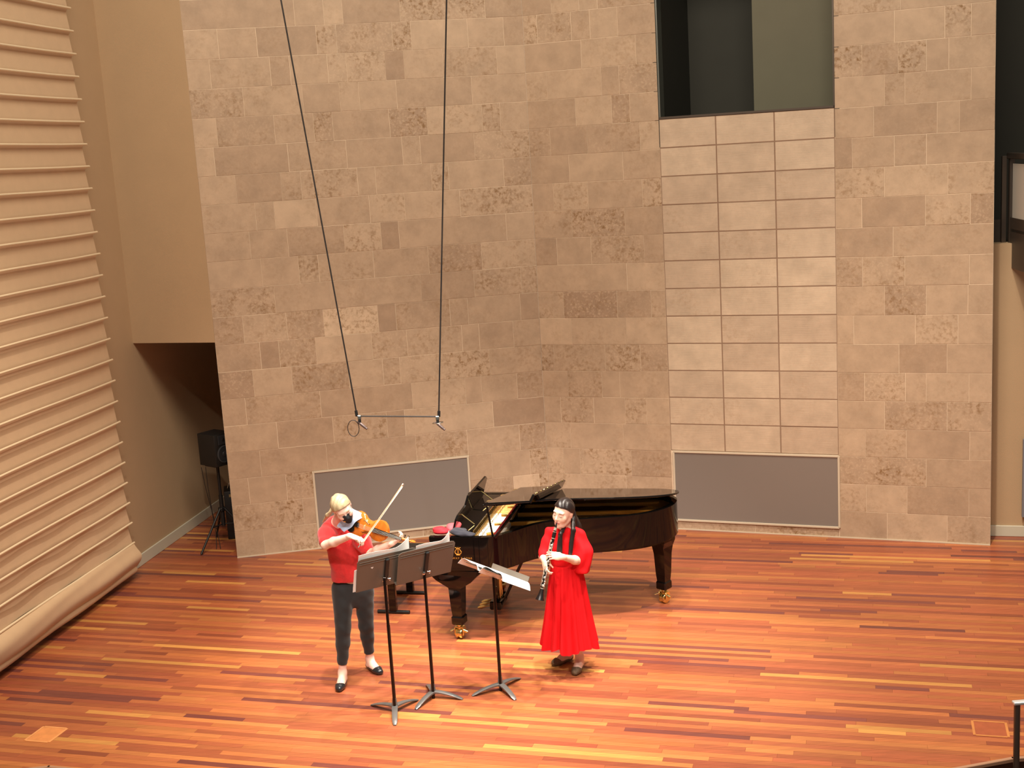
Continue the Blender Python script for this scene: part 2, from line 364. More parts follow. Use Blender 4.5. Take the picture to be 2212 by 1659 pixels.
def stone(wall, s0, s1, z0, z1, parent, kind=None):
    if s1 - s0 < 0.03 or z1 - z0 < 0.03: return
    bm = bmesh.new(); g = srng.uniform(0.0012, 0.0030) if not kind else 0.0022; pr = srng.uniform(0.0, 0.003); th = 0.05; ch = 0.0018
    def ring(y, i): return [bm.verts.new(p) for p in ((s0 + g + i, y, z0 + g + i), (s1 - g - i, y, z0 + g + i), (s1 - g - i, y, z1 - g - i), (s0 + g + i, y, z1 - g - i))]
    a = ring(th, 0); b = ring(-pr + ch, 0); c = ring(-pr, ch)
    for p, q in ((a, b), (b, c)):
        for i in range(4): bm.faces.new((p[i], p[(i + 1) % 4], q[(i + 1) % 4], q[i]))
    bm.faces.new(c)
    o = finish(bm, 'tile' if kind else 'stone', M_TILE if kind else M_STONE, parent)
    t = srng.random()
    if kind: o.color = (srng.uniform(0.2, 1.0), srng.choice([0.1, 0.15, 0.3]), 0, 1)
    else:
        tone = srng.gauss(0.42, 0.15)
        pit = srng.choice([0.1, 0.15, 0.2, 0.2, 0.3, 0.5, 0.75, 1.0])
        if t > 0.93: tone += 0.30
        o.color = (min(1, max(0, tone)), pit, 0, 1)
def courses(wall, joints_, spans, parent, k0, k1, zlo=None, zhi=None):
    """fill each course over the list of (s0,s1) spans"""
    for k in range(k0, k1):
        z0, z1 = k * COURSE, (k + 1) * COURSE
        if zlo is not None: z0 = max(z0, zlo)
        if zhi is not None: z1 = min(z1, zhi)
        if z1 - z0 < 0.03: continue
        js = sorted(joints_.get(k, []))
        if not js:
            s = srng.uniform(0.15, 0.5); js = []
            while s < wall.len: js.append(s); s += srng.choice([0.31, 0.62, 0.62, 0.93])
        for a, b in spans:
            cut = [a]
            for j in js:
                if a + 0.1 < j < b - 0.1 and j - cut[-1] > 0.12: cut.append(j)
            cut.append(b)
            # break up long runs
            full = [cut[0]]
            for c in cut[1:]:
                if c - full[-1] > 1.25: full.append(full[-1] + (c - full[-1]) * srng.uniform(0.4, 0.6))
                full.append(c)
            for c0, c1 in zip(full, full[1:]): stone(wall, c0, c1, z0, z1, parent)
def wall_core(wall, name, label, holes, depth=0.30):
    """mortar backing built from boxes around the holes (s0,s1,z0,z1)"""
    bm = bmesh.new()
    ss = sorted({0.0, wall.len} | {h[0] for h in holes} | {h[1] for h in holes}); zs = sorted({0.0, WTOP} | {h[2] for h in holes} | {h[3] for h in holes})
    for s0, s1 in zip(ss, ss[1:]):
        for z0, z1 in zip(zs, zs[1:]):
            if any(h[0] <= s0 and s1 <= h[1] and h[2] <= z0 and z1 <= h[3] for h in holes): continue
            add_box(bm, ((s0 + s1) / 2, 0.0022 + depth / 2, (z0 + z1) / 2), (s1 - s0, depth, z1 - z0))
    o = finish(bm, name, M_MORTAR); o.matrix_world = wall.M; return tag(o, label, 'wall', kind='structure')
wl = wall_core(WL, 'wall_back_left', 'left half of the limestone block back wall behind the violinist', [])
WINTOP = 6.9
wr = wall_core(WR, 'wall_back_right', 'right half of the limestone block back wall with tiled niche', [(NS0, NS1, TZ1, WINTOP)])
# left wall stones around the grille
courses(WL, jl, [(0.0, WL.len)], wl, 3, TOPK)
courses(WL, jl, [(0.0, LG0 - 0.012), (LG1 + 0.012, WL.len)], wl, 0, 3)
courses(WL, jl, [(LG0 - 0.012, LG1 + 0.012)], wl, 0, 1, zhi=0.100)
# right wall
courses(WR, jr, [(0.0, NS0)], wr, 0, TOPK); courses(WR, jr, [(NS1, WR.len)], wr, 0, TOPK)
stone(WR, NS0, 2.45, 0, GZ0 - 0.012, wr); stone(WR, 2.45, NS1, 0, GZ0 - 0.012, wr)
tw = (NS1 - NS0) / 3; trh = (TZ1 - 0.937) / 12
for i in range(12):
    for j in range(3): stone(WR, NS0 + j * tw + 0.004, NS0 + (j + 1) * tw - 0.004, 0.937 + i * trh + 0.004, 0.937 + (i + 1) * trh - 0.004, wr, 'tile')
bm = bmesh.new(); add_box(bm, ((NS0 + NS1) / 2, 0.0018, (0.937 + TZ1) / 2), (NS1 - NS0, 0.002, TZ1 - 0.937)); finish(bm, 'tile_bed', simple('tile_joint', (142, 116, 96), 0.9), wr)
courses(WR, {}, [(NS0, NS1)], wr, 22, TOPK, zlo=WINTOP)
# pale bottom trim line
for wll, par in ((WL, wl), (WR, wr)):
    bm = bmesh.new(); add_box(bm, (wll.len / 2, -0.006, 0.006), (wll.len, 0.012, 0.012)); finish(bm, 'floor_bead', M_TRIM, par)
# perforated grilles
def grille(wall, s0, s1, z0, z1, label):
    t = empty('air_grille', label=label, cat='grille', group='perforated grilles at the foot of the stone wall'); t.matrix_world = wall.M
    boxo('perforated_sheet', ((s0 + s1) / 2, -0.003, (z0 + z1) / 2), (s1 - s0 - 0.02, 0.008, z1 - z0 - 0.02), M_GRILLE, t)
    for a, b, c, d in ((s0, s1, z0 - 0.011, z0 + 0.011), (s0, s1, z1 - 0.011, z1 + 0.011), (s0 - 0.011, s0 + 0.011, z0, z1), (s1 - 0.011, s1 + 0.011, z0, z1)):
        boxo('frame_bar', ((a + b) / 2, -0.009, (c + d) / 2), (b - a, 0.02, d - c), M_TRIM, t, bevel=0.002)
grille(WL, LG0, LG1, 0.108, 0.918, 'grey perforated grille low in the wall behind the violinist')
grille(WR, NS0 + 0.03, NS1, GZ0, GZ1, 'grey perforated grille low in the wall at the tail end of the piano')
# upper window opening with dark room behind
win = empty('window_1', label='tall dark window opening above the ribbed tiles', cat='window', kind='structure'); win.matrix_world = WR.M
dz = WINTOP - TZ1; zc = (WINTOP + TZ1) / 2; D = 1.6
boxo('back_panel', (NS0 + 0.35, D, zc), (1.9, 0.05, dz + 0.6), M_UNLIT, win)
boxo('side_panel', (NS1 - 0.40, 0.75, zc), (1.1, 0.05, dz + 0.6), M_OLIVE, win, rot=Matrix.Rotation(R(8), 3, 'Z'))
boxo('left_lining', (NS0 - 0.02, D / 2, zc), (0.05, D, dz + 0.6), M_UNLIT, win)
boxo('right_lining', (NS1 + 0.025, D / 2, zc), (0.05, D, dz + 0.6), M_UNLIT, win)
boxo('sill', ((NS0 + NS1) / 2, D / 2 + 0.05, TZ1 - 0.02), (NS1 - NS0, D, 0.04), M_UNLIT, win)
boxo('head', ((NS0 + NS1) / 2, D / 2 + 0.05, WINTOP + 0.02), (NS1 - NS0, D, 0.04), M_UNLIT, win)
boxo('window_frame', (NS0 + 0.012, 0.10, zc), (0.014, 0.19, dz), M_STEEL, win)
boxo('window_frame', (NS1 - 0.006, 0.06, zc), (0.012, 0.14, dz), M_DKSTEEL, win)
boxo('window_frame', ((NS0 + NS1) / 2, 0.06, TZ1 + 0.012), (NS1 - NS0, 0.14, 0.022), M_DKSTEEL, win)
boxo('window_frame', ((NS0 + NS1) / 2, 0.06, WINTOP - 0.012), (NS1 - NS0, 0.14, 0.022), M_DKSTEEL, win)
# ------------------------------------------------------------------ left side wall, header, passage
SD = Vector((math.sin(R(10.6)), math.cos(R(10.6)), 0)); SP = Vector((-4.8942, 10.9387, 0)); SN = Vector((SD.y, -SD.x, 0))   # SN points to the stage
WS_ = Wall(SP - SD * 7.0, SP + SD * 6.0)
bm = bmesh.new(); add_box(bm, (6.5, 0.1, WTOP / 2), (13, 0.2, WTOP))
o = finish(bm, 'wall_left', M_PLASTER); o.matrix_world = WS_.M; tag(o, 'plain beige plaster side wall behind the pleated hanging', 'wall', kind='structure')
HD = SP + SD * 3.265          # header meets side wall
WH = Wall(HD, LW)
bm = bmesh.new(); add_box(bm, (WH.len / 2, 0.12, (2.51 + WTOP) / 2), (WH.len, 0.24, WTOP - 2.51))
o = finish(bm, 'wall_header', M_PLASTER); o.matrix_world = WH.M; tag(o, 'beige plaster header above the dark side passage', 'wall', kind='structure')
# passage ceiling and back
PB = Wall(SP + SD * 5.55, SP + SD * 5.55 + (LW - HD).normalized() * 3.0)
bm = bmesh.new(); add_box(bm, (1.5, 0.1, 1.4), (3.0, 0.2, 2.8))
o = finish(bm, 'wall_passage', M_PLASTER); o.matrix_world = PB.M; tag(o, 'dim beige end wall inside the side passage', 'wall', kind='structure')
bm = bmesh.new(); add_box(bm, (WH.len / 2, 1.25, 2.62), (WH.len - 0.04, 2.0, 0.2))
o = finish(bm, 'ceiling', M_PLASTER); o.matrix_world = WH.M; tag(o, 'low ceiling of the dark side passage', 'ceiling', kind='structure')
bm = bmesh.new(); add_box(bm, (1.0, 1.05, 1.25), (0.08, 1.4, 2.5))
o = finish(bm, 'wall_return', M_PLASTER); o.matrix_world = WL.M; tag(o, 'return end of the stone wall beside the passage', 'wall', kind='structure')
bm = bmesh.new(); add_box(bm, (6.5, -0.01, 0.065), (13, 0.02, 0.13), bevel=0.004)
o = finish(bm, 'baseboard_left', M_BASE); o.matrix_world = WS_.M; tag(o, 'pale painted baseboard along the left side wall', 'baseboard', kind='structure')
# ------------------------------------------------------------------ right: recessed beige wall and balcony
BR0 = gnd(2143, 1157); BRd = (gnd(2212, 1158.5) - BR0).normalized()
WB = Wall(BR0 - BRd * 1.2, BR0 + BRd * 3.0)
bzz = 3.16
bm = bmesh.new(); add_box(bm, (WB.len / 2, 0.1, bzz / 2), (WB.len, 0.2, bzz))
o = finish(bm, 'wall_right', M_PLASTER); o.matrix_world = WB.M; tag(o, 'beige plaster wall beneath the balcony at the right edge', 'wall', kind='structure')
bm = bmesh.new(); add_box(bm, (WB.len / 2, -0.01, 0.06), (WB.len, 0.02, 0.12), bevel=0.004)
o = finish(bm, 'baseboard_right', M_BASE); o.matrix_world = WB.M; tag(o, 'pale painted baseboard of the wall beneath the balcony', 'baseboard', kind='structure')
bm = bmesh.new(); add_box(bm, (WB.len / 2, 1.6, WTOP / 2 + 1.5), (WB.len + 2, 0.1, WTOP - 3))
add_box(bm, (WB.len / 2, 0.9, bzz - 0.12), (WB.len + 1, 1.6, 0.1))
o = finish(bm, 'wall_balcony', M_UNLIT); o.matrix_world = WB.M; tag(o, 'unlit dark wall behind the balcony railing', 'wall', kind='structure')
s_, z_ = WB.sz(2207, 1050)
ap = boxo('sound_absorber', (s_ + 0.5, -0.045, 0.66), (1.0, 0.04, 0.86), simple('blue_grey_felt', (120, 120, 128), 0.9), None, bevel=0.004); ap.matrix_world = WB.M
tag(ap, 'blue-grey sound absorber on the beige wall at the right edge', 'absorber')
# ------------------------------------------------------------------ pleated hanging on the left wall
M_CLOTH = simple('cream_canvas', (204, 174, 138), 0.85, noise=0.03, nscale=8, bump=0.1, bscale=300, sheen=0.2)
M_BATTEN = simple('pale_piping', (226, 206, 172), 0.8)
WC = Wall(SP - SD * 7.0 + SN * 0.16, SP + SD * 2.39 + SN * 0.16)
cur = empty('acoustic_curtain', label='cream pleated fabric hanging with horizontal battens on the left wall', cat='curtain'); cur.matrix_world = WC.M
BZ = [5.88 - 0.2277 * i for i in range(-6, 25)]; S0, S1 = 3.0, WC.len
rng = random.Random(5)
def cloth_rows():
    rows = []
    for i, (za, zb) in enumerate(zip(BZ, BZ[1:])):
        for k in range(6):
            t = k / 6; rows.append((za + (zb - za) * t, 0.024 * (1 - t) ** 1.0 if k else 0.0))
    rows.append((BZ[-1], 0.0)); return rows
rows = cloth_rows(); ns = 40; grid = []
for ri, (z, rec) in enumerate(rows):
    low = max(0, (1.6 - z) / 1.6); line = []
    for j in range(ns + 1):
        s = S0 + (S1 - S0) * j / ns
        edge = max(0, (s - (S1 - 0.25)) / 0.25)
        line.append((s - edge * rec * (0.3 + 2.2 * low * low), rec + low * 0.012 * math.sin(s * 7 + z * 3), z - 0.004 * math.sin(s * 2.3)))
    grid.append(line)
sheet('fabric', grid, M_CLOTH, cur, 0.004)
for i, z in enumerate(BZ):
    tube('batten', [(S0 + (S1 + 0.015 - S0) * j / 12, -0.026, z - 0.004 * math.sin((S0 + (S1 - S0) * j / 12) * 2.3)) for j in range(13)], 0.0115, M_BATTEN, cur, 8)
# slack gathered hem
hem = []
for k in range(15):
    a = k / 14; line = []
    for j in range(61):
        s = S0 + (S1 - 0.01 - S0) * j / 60; sag = 0.02 * math.sin(s * 1.7) + 0.012 * math.sin(s * 4.1 + 1)
        z = BZ[-1] - a * 0.30; y = -0.015 - 0.085 * math.sin(math.pi * min(1, a * 1.05)) ** 0.8 + 0.018 * math.sin(a * 9 + s * 1.3) * (1 - a)
        line.append((s, y, z + sag * math.sin(math.pi * a)))
    hem.append(line)
sheet('hem', hem, M_CLOTH, cur, 0.004)
tube('hem_roll', [(S0 + (S1 - 0.05 - S0) * j / 30, 0.0 + 0.01 * math.sin(j), 0.125 + 0.008 * math.sin(j * 0.9)) for j in range(31)], 0.052, M_CLOTH, cur, 12)
# ------------------------------------------------------------------ loudspeaker on tripod in the passage
M_SPK = simple('speaker_vinyl', (20, 19, 18), 0.55, bump=0.1); M_CONE = simple('speaker_cone', (38, 40, 44), 0.5); M_RING = simple('speaker_ring', (70, 72, 76), 0.35, 0.3)
sb = Vector((-3.52, 14.30, 0)); yaw = R(52)
st = empty('speaker_stand', sb, yaw, 'black tripod speaker stand in the dark side passage', 'speaker stand')
tube('pole', [(0, 0, 0.28), (0, 0, 1.0)], 0.018, M_BLACK, st); tube('sleeve', [(0, 0, 0.25), (0, 0, 0.62)], 0.025, M_BLACK, st)
boxo('top_plate', (0, 0, 0.995), (0.2, 0.2, 0.014), M_BLACK, st)
boxo('collar', (0, 0, 0.45), (0.07, 0.07, 0.05), M_BLACK, st, bevel=0.008)
for k in range(3):
    a = R(186 + 120 * k) ; d = Vector((math.cos(a), math.sin(a), 0))
    tube('leg', [d * 0.03 + Vector((0, 0, 0.46)), d * 0.40 + Vector((0, 0, 0.014))], 0.013, M_BLACK, st)
    tube('brace', [d * 0.02 + Vector((0, 0, 0.27)), d * 0.19 + Vector((0, 0, 0.27))], 0.007, M_BLACK, st)
sp = empty('loudspeaker', sb + Vector((0, 0, 1.003)), yaw, 'black studio loudspeaker on a tripod half hidden by the stone wall', 'loudspeaker')
boxo('cabinet', (0, 0, 0.19), (0.26, 0.30, 0.38), M_SPK, sp, bevel=0.008, seg=2)
bm = bmesh.new(); add_lathe(bm, (0, -0.150, 0.135), (0, -1, 0), [(0, 0.103), (0.008, 0.103), (0.012, 0.092), (0.004, 0.088)], 28); finish(bm, 'woofer_ring', M_RING, sp, True)
bm = bmesh.new(); add_lathe(bm, (0, -0.152, 0.135), (0, -1, 0), [(0.006, 0.086), (0.003, 0.05), (0.002, 0.035), (0.012, 0.028), (0.016, 0.0)], 28); finish(bm, 'woofer_cone', M_CONE, sp, True)
boxo('waveguide', (0, -0.153, 0.305), (0.15, 0.008, 0.11), M_CONE, sp, bevel=0.003)
bm = bmesh.new(); add_lathe(bm, (0, -0.157, 0.305), (0, -1, 0), [(0, 0.022), (0.004, 0.02), (0.006, 0.0)], 20); finish(bm, 'tweeter', M_BLACK, sp, True)
for k, (dx, dy) in enumerate(((-0.10, 0.12), (-0.02, 0.13))):
    P = [Vector((-3.69 + 0.05 * k, 14.22, 0.99)), Vector((-3.67 + 0.03 * k, 14.23, 0.75)), Vector((-3.63, 14.25 + 0.01 * k, 0.45)), Vector((-3.61 + 0.02 * k, 14.26, 0.16)), Vector((-3.60 + 0.05 * k, 14.16, 0.006))]
    o = tube('speaker_cable', P, 0.004, M_CABLE, None, 6); tag(o, ['black cable hanging straight down from the loudspeaker', 'black cable hanging slack behind the loudspeaker'][k], 'cable', 'cables under the loudspeaker')
amp = empty('equipment_case', (-3.40, 14.70, 0), R(12), 'black equipment case with a metal handle standing behind the speaker tripod', 'case')
boxo('body', (0, 0, 0.30), (0.34, 0.30, 0.60), M_BLACK, amp, bevel=0.012, seg=2)
tube('handle', [(-0.12, 0, 0.60), (-0.10, 0, 0.66), (0, 0, 0.68), (0.10, 0, 0.66), (0.12, 0, 0.60)], 0.009, M_STEEL, amp)
boxo('name_strip', (0, -0.152, 0.545), (0.22, 0.006, 0.035), simple('dull_gold_strip', (150, 130, 90), 0.4, 0.4), amp)
# ------------------------------------------------------------------ hanging microphone pair
YM = 10.5
rig = empty('microphone_bar', at(860, 899, YM), 0, 'thin spreader bar hung on two dark cables above the piano', 'microphone bar')
off = rig.location.copy()
def L_(v): return Vector(v) - off
pa, pb = at(771, 899, YM), at(948, 900, YM)
tube('spreader', [L_(pa), L_(pb)], 0.0060, M_CABLE, rig, 8)
for p, top in ((pa, at(594, -70, YM)), (pb, at(966, -70, YM))):
    d = (top - p)
    tube('suspension_cable', [L_(p + Vector((0, 0, 0.012))), L_(p + d * 1.35)], 0.0065, M_CABLE, rig, 8)
    tube('cable_clip', [L_(p + d.normalized() * 0.0), L_(p + d.normalized() * 0.05)], 0.013, M_BLACK, rig, 8)
M_MIC = simple('mic_satin', (96, 82, 80), 0.45, 0.5)
for k, (p, lab) in enumerate(((pa, 'small microphone at the left end of the hanging bar with a cable loop'), (pb, 'small microphone at the right end of the hanging bar'))):
    q = p + Vector((0.022 if k == 0 else -0.012, -0.012, -0.03)); mi = empty('microphone', q, 0, lab, 'microphone', 'hanging microphone pair')
    boxo('clamp', (0, 0, 0.022), (0.032, 0.026, 0.034), M_STEEL, mi, bevel=0.005)
    boxo('swivel', (0.0, 0, -0.008), (0.024, 0.024, 0.036), M_BLACK, mi, bevel=0.005)
    d = Vector((0.75, -0.3, -0.62)).normalized() if k == 0 else Vector((0.7, -0.3, -0.64)).normalized()
    c = Vector((0.0, 0, -0.03))
    bm = bmesh.new(); add_lathe(bm, c - d * 0.025, d, [(0, 0.008), (0.01, 0.0125), (0.085, 0.0125), (0.09, 0.010), (0.105, 0.010), (0.108, 0.006)], 14); finish(bm, 'capsule_body', M_MIC, mi, True)
    if k == 0:
        lp = [c - d * 0.02 + Vector((-0.045, 0, -0.055)) + Vector((0.045 * math.cos(t) - 0.02 * math.sin(t), 0, 0.065 * math.sin(t) + 0.03 * math.cos(t))) for t in [R(40 + i * 18) for i in range(21)]]
        tube('cable_loop', lp, 0.0035, M_CABLE, mi, 6)
    else:
        tube('cable_loop', [c + Vector((0.045 * math.cos(R(a)), 0.03 * math.sin(R(a)), 0.010 + 0.004 * math.cos(R(a)))) for a in range(0, 361, 20)], 0.0035, M_STEEL, mi, 6)
# ------------------------------------------------------------------ handrail at the stage corner
hr = empty('handrail', at(2196, 1600, 7.95), 0, 'shiny metal handrail post at the right corner of the stage edge', 'handrail')
ho = hr.location.copy(); hr.location = (ho.x, ho.y, -0.6)
zt = at(2196, 1521, 7.95).z + 0.6
tube('post', [(0, 0, 0), (0, 0, zt)], 0.021, M_DKSTEEL, hr, 14)
bm = bmesh.new(); add_box(bm, (0.55, 0.02, zt + 0.01), (1.16, 0.05, 0.022), Matrix.Rotation(R(2), 3, 'Z'), 0.008, 2); finish(bm, 'top_rail', simple('satin_aluminium', (226, 232, 236), 0.35, 0.6), hr, True)
lower = boxo('floor_hall', (0, 6.0, -0.65), (16, 5.4, 0.1), M_RISER); tag(lower, 'dark hall floor below the stage front', 'floor', kind='structure')
# ------------------------------------------------------------------ balcony
M_FASC = simple('balcony_fascia', (66, 56, 48), 0.45, noise=0.06); M_FROST = simple('frosted_panel', (205, 200, 190), 0.4)
bal = empty('balcony_rail', at(2180, 580, 13.05), 0, 'dark metal balcony railing with pale infill panel at the right edge', 'railing')
b0 = bal.location.copy(); bdir = (at(2212, 592, 12.55) - at(2182, 580, 13.05)); bdir.z = 0; bdir.normalize(); ang = math.atan2(bdir.y, bdir.x)
Rb = Matrix.Rotation(ang, 3, 'Z')
boxo('fascia', bdir * 0.9 + Vector((0, 0, 0.28)), (1.8, 0.03, 0.52), M_FASC, bal, Rb)
boxo('fascia', Vector((-0.20, 0.16, 0.26)), (0.40, 0.03, 0.50), M_FASC, bal, Matrix.Rotation(R(-22), 3, 'Z'))
for k, (dx, dw) in enumerate(((0.0, 0.055), (-0.055, 0.04))):
    boxo('post', bdir * 0.0 + Vector((dx, -0.03 + 0.06 * k, 0.585)), (dw, 0.05, 1.17), M_DKSTEEL, bal, Rb, 0.004)
boxo('top_rail', bdir * 0.85 + Vector((0, 0, 1.17)), (1.75, 0.07, 0.06), M_DKSTEEL, bal, Rb, 0.006)
boxo('infill_panel', bdir * 0.92 + Vector((0, 0, 0.76)), (1.62, 0.012, 0.66), M_FROST, bal, Rb)
boxo('lower_rail', bdir * 0.92 + Vector((0, 0, 0.41)), (1.62, 0.03, 0.03), M_STEEL, bal, Rb)
for sx, sz in ((-0.06, 0.10), (-0.06, 0.05), (0.0, 0.12), (0.0, 0.06)):
    bm = bmesh.new(); add_lathe(bm, (sx, -0.05, sz), (0, -1, 0), [(0, 0.012), (0.008, 0.012), (0.012, 0.006)], 10); finish(bm, 'bolt', M_STEEL, bal, True)
# ------------------------------------------------------------------ grand piano
M_PBLK = simple('polished_ebony', (12, 9, 8), 0.05, spec=0.42)
M_GOLD = simple('gold_plate', (222, 172, 84), 0.3, 0.35, noise=0.06, nscale=9)
M_BRASS = simple('polished_brass', (242, 222, 156), 0.22, 1.0)
M_SPRUCE = simple('spruce_soundboard', (206, 156, 90), 0.4, noise=0.08, nscale=16)
M_STRING = simple('string_steel', (200, 196, 186), 0.28, 1.0); M_COPPER = simple('copper_wound', (170, 110, 70), 0.35, 1.0)
M_FELT = simple('white_felt', (226, 220, 204), 0.9); M_REDFELT = simple('red_felt', (150, 30, 34), 0.9); M_IVORY = simple('ivory_keys', (236, 232, 220), 0.25)
PO = Vector((-0.835, 10.905, 0)); PA = R(-13)
piano = empty('grand_piano', PO, PA, 'black polished concert grand piano with its lid propped low', 'piano')
def smooth_curve(P, n=8):
    out = []
    for i in range(len(P) - 1):
        p0, p1, p2, p3 = [Vector((*P[max(0, min(len(P) - 1, j))], 0)) for j in (i - 1, i, i + 1, i + 2)]
        for k in range(n):
            t = k / n; out.append(0.5 * ((2 * p1) + (p2 - p0) * t + (2 * p0 - 5 * p1 + 4 * p2 - p3) * t * t + (3 * p1 - p0 - 3 * p2 + p3) * t ** 3))
    out.append(Vector((*P[-1], 0))); return [(v.x, v.y) for v in out]
# outline in local (l, w): l from keyboard to tail, w from the treble side to the spine
bent = smooth_curve([(0.0, 0.0), (0.30, 0.0), (0.56, 0.02), (0.72, 0.16), (0.88, 0.38), (1.08, 0.52), (1.40, 0.60), (1.70, 0.68), (1.91, 0.79), (2.06, 0.95), (2.13, 1.12), (2.12, 1.32), (2.0, 1.46), (1.84, 1.50)], 6)
outline = bent + [(1.0, 1.50), (0.0, 1.50)]
def inset(poly, d):
    n = len(poly); out = []
    for i in range(n):
        a, b, c = [Vector((*poly[j % n], 0)) for j in (i - 1, i, i + 1)]
        e1 = (b - a).normalized(); e2 = (c - b).normalized(); n1 = Vector((-e1.y, e1.x, 0)); n2 = Vector((-e2.y, e2.x, 0))
        m_ = n1 + n2
        if m_.length < 1e-6: m_ = n1
        m_.normalize(); out.append((b + m_ * (d / max(0.35, m_.dot(n1)))).to_2d()[:])
    return out
RZ0, RZ1 = 0.69, 1.005
inner = inset(outline, 0.055)
# rim as a closed band open at the keyboard end
bm = bmesh.new(); n = len(outline)
vo0 = [bm.verts.new((*p, RZ0)) for p in outline]; vo1 = [bm.verts.new((*p, RZ1)) for p in outline]
vi0 = [bm.verts.new((*p, RZ0)) for p in inner]; vi1 = [bm.verts.new((*p, RZ1)) for p in inner]
for i in range(n - 1):
    j = i + 1
    bm.faces.new((vo0[i], vo0[j], vo1[j], vo1[i])); bm.faces.new((vi0[j], vi0[i], vi1[i], vi1[j]))
    bm.faces.new((vo1[i], vo1[j], vi1[j], vi1[i])); bm.faces.new((vo0[j], vo0[i], vi0[i], vi0[j]))
for i in (0, n - 1): bm.faces.new((vo0[i], vo1[i], vi1[i], vi0[i]) if i else (vo0[i], vi0[i], vi1[i], vo1[i]))
finish(bm, 'rim', M_PBLK, piano, True)
inn2 = inset(outline, 0.05)
bm = bmesh.new(); add_prism(bm, [p for p in inn2 if p[0] > 0.40] , 0.86, 0.875); finish(bm, 'soundboard', M_SPRUCE, piano)
bm = bmesh.new(); add_prism(bm, inset(outline, 0.04), 0.66, 0.70); finish(bm, 'key_bed', M_PBLK, piano)
# cast plate: outer flange, bars, tuning pin field
inn3 = inset(outline, 0.058); fl = inset(outline, 0.21)
bm = bmesh.new(); idx = [i for i in range(n) if inn3[i][0] > 0.33]
A0 = [bm.verts.new((*inn3[i], 0.950)) for i in idx]; A1 = [bm.verts.new((*fl[i], 0.925)) for i in idx]
B0 = [bm.verts.new((*inn3[i], 0.890)) for i in idx]; B1 = [bm.verts.new((*fl[i], 0.880)) for i in idx]
for i in range(len(idx) - 1):
    bm.faces.new((A0[i], A0[i + 1], A1[i + 1], A1[i])); bm.faces.new((A1[i], A1[i + 1], B1[i + 1], B1[i])); bm.faces.new((B0[i + 1], B0[i], B1[i], B1[i + 1])); bm.faces.new((A0[i + 1], A0[i], B0[i], B0[i + 1]))
plate = finish(bm, 'plate', M_GOLD, piano, True)
boxo('pin_block_web', (0.41, 0.76, 0.915), (0.17, 1.36, 0.02), M_GOLD, plate)
for (l0, w0, l1, w1) in ((0.46, 0.30, 0.90, 0.47), (0.46, 0.62, 1.62, 0.80), (0.46, 0.92, 2.02, 1.10), (0.46, 1.20, 1.95, 1.36)):
    a = Vector((l0, w0, 0.935)); b = Vector((l1, w1, 0.930)); d = b - a
    boxo('plate_bar', (a + b) / 2, (d.length, 0.028, 0.04), M_GOLD, plate, Matrix.Rotation(math.atan2(d.y, d.x), 3, 'Z'), 0.004)
def bent_w(l):
    for (a, b) in zip(bent, bent[1:]):
        if a[0] <= l <= b[0]: return a[1] + (b[1] - a[1]) * (l - a[0]) / max(1e-6, b[0] - a[0])
    return 0.9
bm = bmesh.new(); bmc = bmesh.new()
for i in range(64):
    w0 = 0.13 + 1.22 * i / 63; f = i / 63
    lend = 0.78 + 1.22 * f; we = min(1.38, w0 + 0.06 + 0.20 * f * (1 - f))
    while lend > 0.6 and bent_w(lend) + 0.10 > we and lend < 2.05: lend -= 0.03
    add_tube(bm if i < 46 else bmc, [(0.36, w0, 0.925), (lend, we, 0.922)], 0.0014 if i < 46 else 0.0026, 4)
o = finish(bm, 'strings', M_STRING, piano); o['kind'] = 'stuff'; o = finish(bmc, 'bass_strings', M_COPPER, piano); o['kind'] = 'stuff'
bm = bmesh.new()
for i in range(60):
    for k in range(3): add_box(bm, (0.345 + 0.035 * k + 0.006 * (i % 2), 0.14 + 1.26 * i / 59, 0.93), (0.006, 0.006, 0.03))
o = finish(bm, 'tuning_pins', M_STRING, piano); o['kind'] = 'stuff'
for i in range(3):
    w0, w1 = ((0.16, 0.56), (0.64, 0.88), (0.96, 1.34))[i]
    boxo('damper_rail', (0.62, (w0 + w1) / 2, 0.952), (0.03, w1 - w0, 0.045), M_FELT if i == 0 else M_PBLK, piano, bevel=0.004)
boxo('felt_strip', (0.545, 0.75, 0.95), (0.022, 1.25, 0.010), M_REDFELT, piano)
# keyboard
kb = boxo('keyboard', (0.10, 0.75, 0.715), (0.20, 1.26, 0.05), M_PBLK, piano)
bm = bmesh.new(); add_box(bm, (0, 0, 0), (0.15, 0.0225, 0.022), bevel=0.002); me = bpy.data.meshes.new('white_key'); bm.to_mesh(me); bm.free(); me.materials.append(M_IVORY)
bm = bmesh.new(); add_box(bm, (0, 0, 0), (0.095, 0.011, 0.014), bevel=0.002); me2 = bpy.data.meshes.new('black_key'); bm.to_mesh(me2); bm.free(); me2.materials.append(M_PBLK)
for i in range(52):
    k = link('white_key', me, None, kb); k.location = (0.095, 0.75 + (i - 25.5) * 0.0235, 0.742)
    if i % 7 not in (1, 4) and i < 51:
        b_ = link('black_key', me2, None, kb); b_.location = (0.125, 0.75 + (i - 25) * 0.0235, 0.760)
boxo('key_slip', (0.012, 0.75, 0.70), (0.024, 1.40, 0.10), M_PBLK, piano, bevel=0.004)
for w_ in (0.078, 1.425): boxo('key_block', (0.10, w_, 0.735), (0.20, 0.045, 0.12), M_PBLK, piano, bevel=0.006)
boxo('fallboard', (0.205, 0.75, 0.84), (0.022, 1.36, 0.23), M_PBLK, piano, Matrix.Rotation(R(8), 3, 'Y'), 0.004)
boxo('stretcher', (0.28, 0.75, 0.955), (0.10, 1.385, 0.07), M_PBLK, piano, bevel=0.004)
